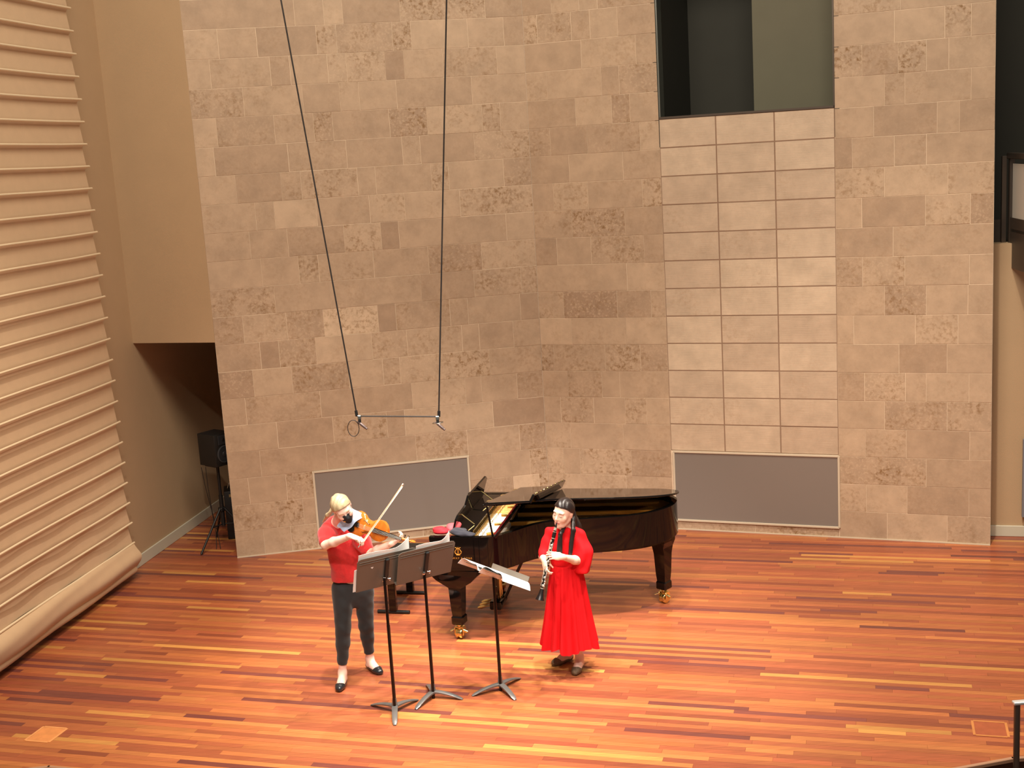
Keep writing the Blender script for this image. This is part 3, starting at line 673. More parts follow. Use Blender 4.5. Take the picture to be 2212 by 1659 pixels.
for w_ in (0.03, 1.47): boxo('arm_cap', (0.02, w_, 0.985), (0.06, 0.055, 0.05), M_PBLK, piano, bevel=0.012, seg=2)
# music desk standing on its slides
desk = empty('music_desk', (0.215, 0.74, 1.006)); desk.parent = piano
Rd = Matrix.Rotation(R(17), 3, 'Y')
boxo('shelf', (0.04, 0.0, 0.012), (0.24, 1.20, 0.018), M_PBLK, desk, bevel=0.003)
bm = bmesh.new(); add_prism(bm, [(-0.60, 0.0), (0.50, 0.0), (0.50, 0.20), (0.42, 0.24), (-0.28, 0.24), (-0.30, 0.15), (-0.56, 0.13), (-0.60, 0.10)], -0.009, 0.009, Matrix(((0, 0, 1, -0.03), (1, 0, 0, 0), (0, 1, 0, 0.02), (0, 0, 0, 1))))
p = finish(bm, 'panel', M_PBLK, desk); p.matrix_local = Matrix.Translation((0, 0, 0.0)) @ Rd.to_4x4()
for w_ in (-0.42, 0.36): tube('desk_strut', [(0.0, w_, 0.13), (0.13, w_, 0.025)], 0.006, M_BRASS, desk, 8)
# lid, hinged on the spine and propped low
LT = math.atan2(0.275, 1.50)
lidM = Matrix.Translation((0, 1.505, 1.02)) @ Matrix.Rotation(-LT, 4, 'X') @ Matrix.Translation((0, -1.505, 0))
lo = inset(outline, -0.022); lid_poly = [q for q in lo if q[0] > 0.56] 
lid_poly = [(0.52, -0.022)] + lid_poly + [(0.52, 1.51)]
bm = bmesh.new(); add_prism(bm, lid_poly, 0.0, 0.020); lid = finish(bm, 'lid', M_PBLK, piano); lid.matrix_local = lidM
bv = lid.modifiers.new('edge', 'BEVEL'); bv.width = 0.006; bv.segments = 2; bv.limit_method = 'ANGLE'; bv.angle_limit = R(50)
# front flap folded back on the lid with its moulded lip
fl_ = boxo('front_flap', (0.74, 0.745, 0.033), (0.42, 1.52, 0.018), M_PBLK, lid, Matrix.Rotation(R(-3), 3, 'Y'), 0.003)
lip = boxo('flap_lip', (0.968, 0.745, 0.070), (0.026, 1.52, 0.085), M_PBLK, fl_, Matrix.Rotation(R(28), 3, 'Y'), 0.004)
for w_ in (0.06, 0.12, 0.30, 0.44, 0.60, 0.80, 1.0, 1.2, 1.38):
    bm = bmesh.new(); add_lathe(bm, (0.988, w_, 0.107), (0.3, 0, 1), [(0, 0.007), (0.006, 0.007), (0.010, 0.003)], 10); finish(bm, 'bumper', M_BRASS, fl_, True)
for w_ in (0.2, 0.75, 1.3): boxo('hinge', (0.535, w_, 0.026), (0.05, 0.07, 0.012), M_BRASS, lid)
# prop sticks
tube('lid_prop', [(0.585, 0.05, 0.98), (0.545, 0.05, 1.28)], 0.010, M_PBLK, piano, 8)
tube('long_prop', [(0.60, 0.045, 0.99), (0.80, 0.25, 1.235)], 0.013, M_PBLK, piano, 8)
# side emblem and lettering on the treble cheek
def text_mesh(name, body, size, mat, parent, M):
    c = bpy.data.curves.new(name, 'FONT'); c.body = body; c.size = size; c.align_x = 'CENTER'; c.extrude = 0.0006; c.space_character = 1.25
    t = bpy.data.objects.new('tmp', c); COL.objects.link(t); dg = bpy.context.evaluated_depsgraph_get()
    me_ = bpy.data.meshes.new_from_object(t.evaluated_get(dg)); bpy.data.objects.remove(t)
    o_ = link(name, me_, mat, parent); me_.materials.clear(); me_.materials.append(mat); o_.matrix_local = M; return o_
M_GILT = simple('gilt', (226, 164, 76), 0.3, 0.6)
SM = Matrix(((1, 0, 0, 0.255), (0, 0, -1, -0.0012), (0, 1, 0, 0.80), (0, 0, 0, 1)))
text_mesh('lettering', 'STEINWAY & SONS', 0.026, M_GILT, piano, SM)
em = empty('emblem'); em.parent = piano; em.matrix_local = Matrix(((1, 0, 0, 0.262), (0, 0, -1, -0.002), (0, 1, 0, 0.876), (0, 0, 0, 1)))
for s in (-1, 1):
    tube('lyre_arm', [(s * 0.008, -0.033, 0), (s * 0.026, -0.022, 0), (s * 0.030, -0.006, 0), (s * 0.020, 0.010, 0), (s * 0.012, 0.022, 0), (s * 0.017, 0.033, 0), (s * 0.026, 0.034, 0)], [0.004, 0.005, 0.005, 0.004, 0.0035, 0.003, 0.003], M_GILT, em, 6)
tube('lyre_base', [(-0.018, -0.036, 0), (0.018, -0.036, 0)], 0.005, M_GILT, em, 6)
tube('lyre_yoke', [(-0.016, 0.022, 0), (0.016, 0.022, 0)], 0.003, M_GILT, em, 6)
for x in (-0.006, 0.0, 0.006): tube('lyre_string', [(x, -0.03, 0), (x, 0.038, 0)], 0.0016, M_GILT, em, 5)
# legs on brass casters
def piano_leg(l, w, big, name='leg', yaw=0.0):
    g = empty(name, (l, w, 0), yaw); g.parent = piano
    top = 0.685
    bm = bmesh.new(); prof = [(top, big[0], big[1]), (top - 0.05, big[0] * 0.97, big[1]), (top - 0.11, big[0] * 0.72, big[1] * 0.9), (top - 0.18, 0.062, 0.062), (0.30, 0.053, 0.053), (0.225, 0.046, 0.046)]
    rings = [[bm.verts.new((sx * a, sy * b, z)) for sx, sy in ((-1, -1), (1, -1), (1, 1), (-1, 1))] for z, a, b in prof]
    for p_, q_ in zip(rings, rings[1:]):
        for i in range(4): bm.faces.new((p_[i], p_[(i + 1) % 4], q_[(i + 1) % 4], q_[i]))
    bm.faces.new(rings[0]); bm.faces.new(rings[-1][::-1])
    finish(bm, 'leg_post', M_PBLK, g)
    boxo('leg_foot', (0, 0, 0.185), (0.118, 0.118, 0.085), M_PBLK, g, bevel=0.012)
    bm = bmesh.new(); add_lathe(bm, (0, 0, 0.145), (0, 0, -1), [(0, 0.03), (0.02, 0.03), (0.03, 0.022), (0.06, 0.02)], 14); finish(bm, 'caster_stem', M_BRASS, g, True)
    bm = bmesh.new()
    add_lathe(bm, (-0.030, 0.0, 0.052), (1, 0, 0), [(0, 0.05), (0.004, 0.052), (0.018, 0.052), (0.022, 0.045), (0.038, 0.045), (0.042, 0.052), (0.056, 0.052), (0.060, 0.05)], 24)
    finish(bm, 'caster_wheel', M_BRASS, g, True)
    bm = bmesh.new(); add_box(bm, (-0.040, 0, 0.075), (0.010, 0.07, 0.075), bevel=0.004); add_box(bm, (0.040, 0, 0.075), (0.010, 0.07, 0.075), bevel=0.004); add_box(bm, (0, 0, 0.112), (0.09, 0.06, 0.012), bevel=0.003)
    finish(bm, 'caster_fork', M_BRASS, g)
    tube('brake_lever', [(-0.04, -0.03, 0.10), (-0.075, -0.055, 0.085)], 0.007, M_BRASS, g, 8)
    tube('brake_screw', [(0.04, -0.02, 0.09), (0.085, -0.02, 0.075)], 0.014, M_BRASS, g, 10)
    return g
piano_leg(0.20, 0.10, (0.24, 0.085), yaw=R(-8)); piano_leg(0.29, 1.40, (0.24, 0.085), yaw=R(40)); piano_leg(1.99, 1.12, (0.09, 0.09), yaw=R(-30))
# pedal lyre
ly = empty('pedal_lyre', (0.42, 0.75, 0)); ly.parent = piano
for w_ in (-0.075, 0.075): boxo('lyre_post', (0, w_, 0.40), (0.05, 0.045, 0.56), M_PBLK, ly, bevel=0.006)
boxo('pedal_box', (0.0, 0, 0.125), (0.11, 0.30, 0.085), M_PBLK, ly, bevel=0.01)
for w_ in (-0.03, 0.0, 0.03): tube('pedal_rod', [(0.03, w_ * 1.6, 0.14), (0.03, w_ * 1.6, 0.67)], 0.005, M_BRASS, ly, 8)
for w_ in (-0.08, 0.0, 0.08):
    bm = bmesh.new(); add_tube(bm, [(-0.05, w_, 0.105), (-0.10, w_, 0.10), (-0.16, w_, 0.085), (-0.19, w_, 0.078)], [0.008, 0.010, 0.018, 0.010], 10); finish(bm, 'pedal', M_BRASS, ly, True)
for w_ in (-0.09, 0.09): tube('lyre_brace', [(0.05, w_, 0.12), (0.33, w_, 0.67)], 0.010, M_PBLK, ly, 8)
# ------------------------------------------------------------------ piano bench
bench = empty('piano_bench', (-1.235, 11.96, 0), R(-14), 'black padded piano bench on two T-shaped legs beside the piano', 'bench')
M_LEATH = simple('black_leather', (20, 18, 18), 0.4, bump=0.1)
boxo('seat', (0, 0, 0.475), (0.36, 0.80, 0.075), M_LEATH, bench, bevel=0.02, seg=3)
boxo('apron', (0, 0, 0.40), (0.34, 0.76, 0.08), M_PBLK, bench, bevel=0.004)
for s in (-1, 1):
    boxo('leg', (0, s * 0.27, 0.20), (0.075, 0.05, 0.34), M_PBLK, bench, bevel=0.005)
    tube('foot_bar', [(-0.165, s * 0.27, 0.018), (0.165, s * 0.27, 0.018)], 0.018, M_BLACK, bench, 12)
# ------------------------------------------------------------------ music stands
M_STAND = simple('stand_enamel', (98, 90, 81), 0.42, 0.1, bump=0.05, bscale=500); M_TUBE = simple('stand_tube', (30, 22, 20), 0.22, 0.5); M_BASE2 = simple('stand_base_casting', (120, 118, 116), 0.36, 0.5)
def music_stand(base, legs_deg, desk_c, desk_dir, tilt, zj, label, back=1):
    """desk_dir: angle of the desk's long axis; back: +1 when the desk's back looks along -y of the desk frame"""
    t = empty('music_stand', (base[0], base[1], 0), 0, label, 'music stand', 'black music stands around the two players')
    b0_ = Vector((base[0], base[1], 0)); dc = Vector(desk_c) - b0_
    for a in legs_deg:
        d = Vector((math.cos(R(a)), math.sin(R(a)), 0)); nrm = Vector((-d.y, d.x, 0)); bm = bmesh.new(); rings = []
        for k in range(9):
            u = k / 8; r = 0.012 + 0.245 * u; zt_ = 0.062 - 0.052 * u ** 2.0; hw = 0.025 * (1 - 0.25 * u) * (1 if k < 8 else 0.55); th = 0.018 * (1 - 0.55 * u)
            c = d * r
            rings.append([bm.verts.new(c + nrm * x + Vector((0, 0, z))) for x, z in ((-hw, zt_ - th), (hw, zt_ - th), (hw, zt_ - 0.004), (hw * 0.5, zt_), (-hw * 0.5, zt_), (-hw, zt_ - 0.004))])
        for p_, q_ in zip(rings, rings[1:]):
            for i in range(6): bm.faces.new((p_[i], p_[(i + 1) % 6], q_[(i + 1) % 6], q_[i]))
        bm.faces.new(rings[0][::-1]); bm.faces.new(rings[-1]); finish(bm, 'leg', M_BASE2, t, True)
    bm = bmesh.new(); add_lathe(bm, (0, 0, 0.035), (0, 0, 1), [(0, 0.024), (0.03, 0.022), (0.08, 0.016), (0.09, 0.013)], 14); finish(bm, 'hub', M_BASE2, t, True)
    tube('lower_tube', [(0, 0, 0.06), (0, 0, zj)], 0.0140, M_TUBE, t, 12)
    neck = Vector((0, 0, dc.z - 0.05))
    tube('upper_tube', [(0, 0, zj - 0.05), neck], 0.0085, M_TUBE, t, 12)
    # desk frame: X long axis, Z up the plate, Y plate normal toward the player
    g = empty('desk', dc); g.parent = t
    X = Vector((math.cos(R(desk_dir)), math.sin(R(desk_dir)), 0)); Yp = Vector((-X.y, X.x, 0)) * back
    Zp = (Vector((0, 0, 1)) * math.cos(R(tilt)) - Yp * math.sin(R(tilt))).normalized(); Xn = Yp.cross(Zp).normalized() if True else X
    Nn = Zp.cross(Xn).normalized(); M_ = Matrix((Xn, Nn, Zp)).transposed().to_4x4(); M_.translation = dc; g.matrix_local = M_
    w_, h_ = 0.50, 0.315
    bm = bmesh.new(); c_ = 0.025; P = [(-w_ / 2, -h_ / 2), (w_ / 2, -h_ / 2), (w_ / 2 + 0.008, h_ / 2 - c_), (w_ / 2 - 0.006, h_ / 2 - 0.007), (w_ / 2 - c_, h_ / 2), (-w_ / 2 + c_, h_ / 2), (-w_ / 2 + 0.006, h_ / 2 - 0.007), (-w_ / 2 - 0.008, h_ / 2 - c_)]
    add_prism(bm, P, -0.0015, 0.0015, Matrix(((1, 0, 0, 0), (0, 0, -1, 0), (0, 1, 0, 0), (0, 0, 0, 1)))); finish(bm, 'plate', M_STAND, g)
    for zz in (0.105, 0.125): boxo('stiffening_ridge', (0, -0.003, zz), (w_ - 0.02, 0.006, 0.007), M_STAND, g, bevel=0.002)
    boxo('lip', (0, 0.03, -h_ / 2), (w_, 0.062, 0.003), M_STAND, g)
    boxo('bracket', (0, -0.012, 0.01), (0.034, 0.022, 0.21), M_BLACK, g, bevel=0.006)
    for s in (-1, 1):
        bm = bmesh.new(); add_lathe(bm, (s * 0.012, -0.022, -0.075), (s * 0.9, -0.6, 0), [(0, 0.006), (0.012, 0.007), (0.016, 0.015), (0.024, 0.014), (0.028, 0.006)], 12); finish(bm, 'knob', M_CHROME, g, True)
    a0 = g.matrix_local @ Vector((0, -0.02, -0.08)); tube('tilt_arm', [neck - Vector((0, 0, 0.02)), neck + Vector((0, 0, 0.005)), a0], 0.012, M_TUBE, t, 10)
    return t
S1B, S2B, S3B = (-1.105, 9.47), (-0.805, 9.70), (-0.248, 9.77)
st1 = music_stand(S1B, (-86, 145, 48), (-1.095, 9.53, 1.185), 30, 20, 0.74, 'music stand nearest the violinist, its desk overlapped by the next', 1)
st2 = music_stand(S2B, (-122, -18, 105), (-0.785, 9.66, 1.180), 31, 20, 0.71, 'music stand between the violinist and the piano, overlapping the next desk', 1)
st3 = music_stand(S3B, (-158, -62, 50), (-0.235, 9.79, 1.02), -53, 61, 0.72, 'music stand with a nearly flat desk in front of the clarinettist', 1)
# ------------------------------------------------------------------ implicit-surface modelling for bodies and cloth
def A3(v): return np.array(tuple(v), dtype=np.float64)
def P_c(a, b, ra, rb, k=0.02, flat=None): return ('c', A3(a), A3(b), ra, rb, k, (A3(flat[0]), flat[1]) if flat else None)
def P_e(c, ax, rad, k=0.02): return ('e', A3(c), np.array([tuple(v) for v in ax]), np.array(rad, float), k)
def prim_dist(p, X, Y, Z):
    if p[0] == 'c':
        _, a, b, ra, rb, k, fl = p
        qx, qy, qz = X - a[0], Y - a[1], Z - a[2]; ab = b - a
        if fl is not None:
            n, s = fl; qn = (qx * n[0] + qy * n[1] + qz * n[2]) * (1 / s - 1); qx = qx + n[0] * qn; qy = qy + n[1] * qn; qz = qz + n[2] * qn
            ab = ab + n * (ab @ n) * (1 / s - 1)
        L2 = max(ab @ ab, 1e-12); t = np.clip((qx * ab[0] + qy * ab[1] + qz * ab[2]) / L2, 0, 1)
        return np.sqrt((qx - t * ab[0]) ** 2 + (qy - t * ab[1]) ** 2 + (qz - t * ab[2]) ** 2) - (ra + (rb - ra) * t)
    _, c, ax, r, k = p
    qx, qy, qz = X - c[0], Y - c[1], Z - c[2]
    u = [(qx * ax[i][0] + qy * ax[i][1] + qz * ax[i][2]) for i in range(3)]
    k0 = np.sqrt(sum((u[i] / r[i]) ** 2 for i in range(3))); k1 = np.sqrt(sum((u[i] / r[i] ** 2) ** 2 for i in range(3)))
    return k0 * (k0 - 1) / np.maximum(k1, 1e-6)
def prim_k(p): return p[5] if p[0] == 'c' else p[4]
def prim_box(p):
    if p[0] == 'c':
        m = max(p[3], p[4]); return np.minimum(p[1], p[2]) - m, np.maximum(p[1], p[2]) + m
    m = p[3].max(); return p[1] - m, p[1] + m
def smin(a, b, k):
    h = np.maximum(k - np.abs(a - b), 0) / k; return np.minimum(a, b) - h * h * k * 0.25
def eval_prims(prims, P):
    X, Y, Z = P[:, 0], P[:, 1], P[:, 2]; v = np.full(len(P), 1.0)
    for p in prims: v = smin(v, prim_dist(p, X, Y, Z), prim_k(p))
    return v
def inflate(prims, d):
    out = []
    for p in prims:
        if p[0] == 'c': out.append(('c', p[1], p[2], p[3] + d, p[4] + d, p[5], p[6]))
        else: out.append(('e', p[1], p[2], p[3] + d, p[4]))
    return out
def sdf_mesh(name, prims, h, mat, parent=None, sub=(), region=None, bumpf=None):
    lo = np.min([prim_box(p)[0] for p in prims], 0) - 3 * h; hi = np.max([prim_box(p)[1] for p in prims], 0) + 3 * h
    n = np.ceil((hi - lo) / h).astype(int) + 1
    ax = [lo[i] + h * np.arange(n[i]) for i in range(3)]
    V = np.full(tuple(n), 0.2, np.float32)
    def apply(p, op):
        a, b = prim_box(p); mg = prim_k(p) + 3 * h
        i0 = np.clip(np.floor((a - mg - lo) / h).astype(int), 0, n - 1); i1 = np.clip(np.ceil((b + mg - lo) / h).astype(int) + 1, 1, n)
        if np.any(i1 <= i0): return
        sl = tuple(slice(i0[i], i1[i]) for i in range(3))
        X, Y, Z = ax[0][sl[0]][:, None, None], ax[1][sl[1]][None, :, None], ax[2][sl[2]][None, None, :]
        d = prim_dist(p, X, Y, Z)
        V[sl] = smin(V[sl], d, prim_k(p)) if op > 0 else -smin(-V[sl], d, prim_k(p))
    for p in prims: apply(p, 1)
    for p in sub: apply(p, -1)
    X, Y, Z = ax[0][:, None, None], ax[1][None, :, None], ax[2][None, None, :]
    if bumpf is not None: V = V + bumpf(X, Y, Z)
    if region is not None: V = np.maximum(V, region(X, Y, Z))
    ins = V < 0
    c = [ins[i:n[0] - 1 + i, j:n[1] - 1 + j, k:n[2] - 1 + k] for i in (0, 1) for j in (0, 1) for k in (0, 1)]
    s = sum(q.astype(np.int8) for q in c); act = (s > 0) & (s < 8)
    idx = -np.ones(act.shape, np.int64); I = np.argwhere(act); idx[act] = np.arange(len(I))
    acc = np.zeros((len(I), 3)); cnt = np.zeros(len(I))
    corners = [(i, j, k) for i in (0, 1) for j in (0, 1) for k in (0, 1)]
    for a in range(8):
        for b in range(a + 1, 8):
            d = np.abs(np.subtract(corners[a], corners[b]))
            if d.sum() != 1: continue
            va = V[tuple((I + corners[a]).T)]; vb = V[tuple((I + corners[b]).T)]
            m_ = (va < 0) != (vb < 0); t = va[m_] / (va[m_] - vb[m_])
            acc[m_] += np.array(corners[a]) + t[:, None] * (np.array(corners[b]) - np.array(corners[a])); cnt[m_] += 1
    verts = lo + h * (I + acc / np.maximum(cnt, 1)[:, None])
    faces = []
    for axis in range(3):
        u, v = [(1, 2), (2, 0), (0, 1)][axis]
        s0 = [slice(None)] * 3; s1 = [slice(None)] * 3; s0[axis] = slice(0, -1); s1[axis] = slice(1, None)
        E = np.argwhere(ins[tuple(s0)] != ins[tuple(s1)])
        E = E[(E[:, u] > 0) & (E[:, v] > 0) & (E[:, u] < n[u] - 1) & (E[:, v] < n[v] - 1)]
        du = np.zeros(3, int); dv = np.zeros(3, int); du[u] = 1; dv[v] = 1
        q = np.stack([idx[tuple((E - du - dv).T)], idx[tuple((E - dv).T)], idx[tuple(E.T)], idx[tuple((E - du).T)]], 1)
        fl = ins[tuple(E.T)]; q[~fl] = q[~fl][:, ::-1]; faces.append(q)
    F = np.concatenate(faces); F = F[(F >= 0).all(1)]
    # light Laplacian smoothing to remove grid facets
    e = np.concatenate([F[:, [0, 1]], F[:, [1, 2]], F[:, [2, 3]], F[:, [3, 0]]])
    for it in range(2):
        sm = np.zeros_like(verts); ct = np.zeros(len(verts))
        np.add.at(sm, e[:, 0], verts[e[:, 1]]); np.add.at(ct, e[:, 0], 1); np.add.at(sm, e[:, 1], verts[e[:, 0]]); np.add.at(ct, e[:, 1], 1)
        verts = verts * 0.55 + 0.45 * sm / np.maximum(ct, 1)[:, None]
    me = bpy.data.meshes.new(name); me.from_pydata(verts.tolist(), [], F.tolist()); me.update()
    for p in me.polygons: p.use_smooth = True
    return link(name, me, mat, parent)
def ortho(F, U):
    F = Vector(F).normalized(); U = Vector(U); U = (U - F * U.dot(F)).normalized(); return F, U, U.cross(F)   # forward, up, left
def head_prims(c, F, U, Lf):
    ax = (Lf, F, U); q = lambda l, f, u: c + Lf * l + F * f + U * u
    P = [P_e(q(0, -0.010, 0.022), ax, (0.074, 0.092, 0.092), 0.02), P_e(q(0, 0.026, -0.040), ax, (0.056, 0.064, 0.078), 0.03),
         P_c(q(0, 0.062, -0.098), q(0, 0.066, -0.103), 0.019, 0.019, 0.03),
         P_c(q(0, 0.088, 0.012), q(0, 0.108, -0.020), 0.006, 0.0095, 0.012), P_e(q(0, 0.099, -0.026), ax, (0.015, 0.010, 0.008), 0.008),
         P_e(q(0, 0.087, -0.056), ax, (0.020, 0.010, 0.0055), 0.006), P_e(q(0, 0.085, -0.066), ax, (0.018, 0.010, 0.006), 0.006),
         P_e(q(0, 0.074, 0.030), ax, (0.050, 0.014, 0.012), 0.02)]
    for s in (-1, 1):
        P += [P_e(q(s * 0.035, 0.058, -0.026), ax, (0.026, 0.026, 0.028), 0.025), P_e(q(s * 0.031, 0.074, 0.005), ax, (0.015, 0.011, 0.010), 0.008),
              P_e(q(s * 0.074, -0.012, -0.006), ax, (0.008, 0.018, 0.029), 0.008), P_c(q(s * 0.05, -0.005, -0.055), q(s * 0.03, 0.045, -0.092), 0.018, 0.018, 0.03)]
    return P
def face_point(prims, c, F, U, Lf, l, u, lift=0.001):
    base = c + Lf * l + U * u; ts = np.linspace(0.14, 0.03, 111); P = np.array([tuple(base + F * t) for t in ts]); v = eval_prims(prims, P)
    k = np.argmax(v < 0); return base + F * (ts[k] + lift)
def hand_prims(wrist, X, Nn, right, curls=(35, 35, 25), spread=0.10, thumb=(0.5, 0.6, 0.5), sc=1.0):
    X = Vector(X).normalized(); Nn = Vector(Nn); Nn = (Nn - X * Nn.dot(X)).normalized(); T = X.cross(Nn) if right else Nn.cross(X)
    w = Vector(wrist); P = [P_e(w + X * 0.048 * sc, (X, T, Nn), (0.050 * sc, 0.040 * sc, 0.0155 * sc), 0.012), P_c(w - X * 0.01, w + X * 0.03 * sc, 0.023 * sc, 0.022 * sc, 0.02, (Nn, 0.75))]
    tips = []
    base = ((0.086, 0.029, 0.070), (0.090, 0.010, 0.078), (0.086, -0.010, 0.072), (0.076, -0.028, 0.056))
    for i, (bx, bt, ln) in enumerate(base):
        p = w + X * bx * sc + T * bt * sc - Nn * 0.002; a = 0; r = 0.0088 - 0.0006 * i
        for sgm, frac in zip(range(3), (0.45, 0.31, 0.26)):
            cu = curls[i] if isinstance(curls[0], (tuple, list)) else curls
            a += R(cu[sgm]); d = X * math.cos(a) + Nn * math.sin(a) + T * spread * (1.5 - i) * 0.5 * math.cos(a); d.normalize()
            q = p + d * ln * frac * sc; P.append(P_c(p, q, r * sc, (r - 0.0008) * sc, 0.005)); p = q; r -= 0.0008
        tips.append(p)
    p = w + X * 0.022 * sc + T * 0.028 * sc + Nn * 0.006
    d1 = (X * thumb[0] + T * thumb[1] + Nn * thumb[2]).normalized(); d2 = (d1 + X * 0.6 + Nn * 0.2).normalized()
    q = p + d1 * 0.042 * sc; r_ = q + d2 * 0.034 * sc
    P += [P_c(w + X * 0.02 * sc + T * 0.012 * sc, p, 0.015 * sc, 0.013 * sc, 0.01), P_c(p, q, 0.0125 * sc, 0.0100 * sc, 0.006), P_c(q, r_, 0.0098 * sc, 0.0078 * sc, 0.005)]
    return P, tips
def foot_prims(heel, d, ankle, ln=0.235, lift=0.010):
    d = Vector((d[0], d[1], 0)).normalized(); n_ = Vector((-d.y, d.x, 0)); h_ = Vector((heel[0], heel[1], 0))
    z = lambda v: Vector((0, 0, v + lift))
    return [P_c(h_ + d * 0.032 + z(0.028), h_ + d * 0.11 + z(0.030), 0.028, 0.030, 0.02), P_c(h_ + d * 0.10 + z(0.030), h_ + d * (ln - 0.062) + z(0.022), 0.032, 0.026, 0.02),
            P_c(h_ + d * (ln - 0.075) + n_ * 0.016 + z(0.018), h_ + d * (ln - 0.022) + n_ * 0.006 + z(0.015), 0.022, 0.016, 0.02), P_c(h_ + d * (ln - 0.08) - n_ * 0.016 + z(0.018), h_ + d * (ln - 0.034) - n_ * 0.012 + z(0.014), 0.022, 0.015, 0.02),
            P_c(Vector(ankle), h_ + d * 0.048 + z(0.045), 0.030, 0.034, 0.03), P_c(Vector(ankle) , h_ + d * 0.12 + z(0.035), 0.028, 0.026, 0.03)]
def shoe(name, heel, d, mat, parent, ln=0.235, bow=None):
    d = Vector((d[0], d[1], 0)).normalized(); h_ = Vector((heel[0], heel[1], 0)); n_ = Vector((-d.y, d.x, 0))
    pr = inflate(foot_prims(heel, d, h_ + d * 0.05 + Vector((0, 0, 0.06)), ln)[:4], 0.007)
    def reg(X, Y, Z):
        u = (X - h_.x) * d.x + (Y - h_.y) * d.y; v = np.abs((X - h_.x) * n_.x + (Y - h_.y) * n_.y)
        top = 0.040 + np.maximum(0, 0.03 - u) * 0.9 + np.maximum(0, u - (ln - 0.066) + v * 0.35) * 2.6
        return np.maximum(Z - top, 0.002 - Z)
    return sdf_mesh(name, pr, 0.004, mat, parent, region=reg)
def skin_mat(name, rgb):
    m, nt, b = newmat(name); L = nt.links.new; c = s2l(rgb); tc = N(nt, 'ShaderNodeTexCoord'); n = N(nt, 'ShaderNodeTexNoise'); n.inputs['Scale'].default_value = 14; n.inputs['Detail'].default_value = 4
    L(tc.outputs['Object'], n.inputs['Vector']); mx = N(nt, 'ShaderNodeMix', data_type='RGBA'); mx.inputs[6].default_value = (*c, 1); mx.inputs[7].default_value = (c[0] * 0.96, c[1] * 0.84, c[2] * 0.82, 1)
    r = N(nt, 'ShaderNodeMapRange'); r.inputs[1].default_value = 0.4; r.inputs[2].default_value = 0.7; L(n.outputs['Fac'], r.inputs[0]); L(r.outputs[0], mx.inputs[0]); L(mx.outputs[2], b.inputs['Base Color'])
    b.inputs['Roughness'].default_value = 0.5; b.inputs['Subsurface Weight'].default_value = 0.12; b.inputs['Subsurface Radius'].default_value = (0.02, 0.008, 0.004); b.inputs['Subsurface Scale'].default_value = 0.4
    return m
def hair_mat(name, c1, c2, rough=0.4):
    m, nt, b = newmat(name); L = nt.links.new; tc = N(nt, 'ShaderNodeTexCoord'); mp = N(nt, 'ShaderNodeMapping'); mp.inputs['Scale'].default_value = (60, 60, 9); L(tc.outputs['Object'], mp.inputs[0])
    n = N(nt, 'ShaderNodeTexNoise'); n.inputs['Scale'].default_value = 3; n.inputs['Detail'].default_value = 4; L(mp.outputs[0], n.inputs['Vector'])
    mx = N(nt, 'ShaderNodeMix', data_type='RGBA'); mx.inputs[6].default_value = (*s2l(c1), 1); mx.inputs[7].default_value = (*s2l(c2), 1); L(n.outputs['Fac'], mx.inputs[0]); L(mx.outputs[2], b.inputs['Base Color'])
    b.inputs['Roughness'].default_value = rough; bp = N(nt, 'ShaderNodeBump'); bp.inputs['Strength'].default_value = 0.4; bp.inputs['Distance'].default_value = 0.004; L(n.outputs['Fac'], bp.inputs['Height']); L(bp.outputs[0], b.inputs['Normal'])
    return m
def face_details(prims, c, F, U, Lf, parent, brow_rgb, lips=True, lash_rgb=(50, 36, 32)):
    mb = simple('eyebrow_hair', brow_rgb, 0.7); ml = simple('eyelash', lash_rgb, 0.6)
    for s in (-1, 1):
        tube('eyebrow', [face_point(prims, c, F, U, Lf, s * (0.016 + 0.030 * t), 0.027 + 0.005 * math.sin(math.pi * (0.2 + 0.75 * t)), 0.0005) for t in np.linspace(0, 1, 6)], [0.0018, 0.0026, 0.0027, 0.0024, 0.0018, 0.001], mb, parent, 6)
        tube('eyelash', [face_point(prims, c, F, U, Lf, s * (0.019 + 0.025 * t), 0.003 - 0.005 * math.sin(math.pi * t), 0.0004) for t in np.linspace(0, 1, 7)], [0.0008, 0.0014, 0.0017, 0.0019, 0.0018, 0.0015, 0.0008], ml, parent, 6)
    if lips:
        m_l = simple('lip_skin', (206, 120, 116), 0.4)
        for u, r_ in ((-0.055, 0.0030), (-0.064, 0.0034)):
            tube('lip', [face_point(prims, c, F, U, Lf, l, u - 0.0015 * abs(l) / 0.02, 0.0002) for l in np.linspace(-0.021, 0.021, 9)], [0.0008, r_ * 0.7, r_, r_, r_ * 0.9, r_, r_, r_ * 0.7, 0.0008], m_l, parent, 6)
# ------------------------------------------------------------------ violinist
M_SKIN1 = skin_mat('pale_skin', (240, 206, 190)); M_SKIN2 = skin_mat('fair_skin', (238, 200, 178))
M_SWEATER = simple('red_knit', (198, 30, 32), 0.85, noise=0.08, nscale=60, bump=0.35, bscale=350, sheen=0.25)
M_TROUS = simple('charcoal_trousers', (27, 27, 29), 0.85, bump=0.15, bscale=400, sheen=0.2)
M_FLAT1 = simple('black_leather_shoe', (34, 36, 40), 0.25, coat=0.3); M_FLAT2 = simple('bronze_glitter', (120, 104, 84), 0.35, 0.6, noise=0.5, nscale=260, bump=0.5, bscale=300)
M_BLOND = hair_mat('blond_hair', (158, 138, 104), (206, 188, 152)); M_BLKHAIR = hair_mat('black_hair', (16, 12, 12), (46, 36, 34), 0.32)
M_MASK = simple('black_mask_cloth', (22, 22, 26), 0.8)
def rel_parent(o, parent):
    o.parent = parent; o.matrix_parent_inverse = parent.matrix_basis.inverted()
def person(name, loc, label):
    return empty(name, loc, 0, label, 'person')
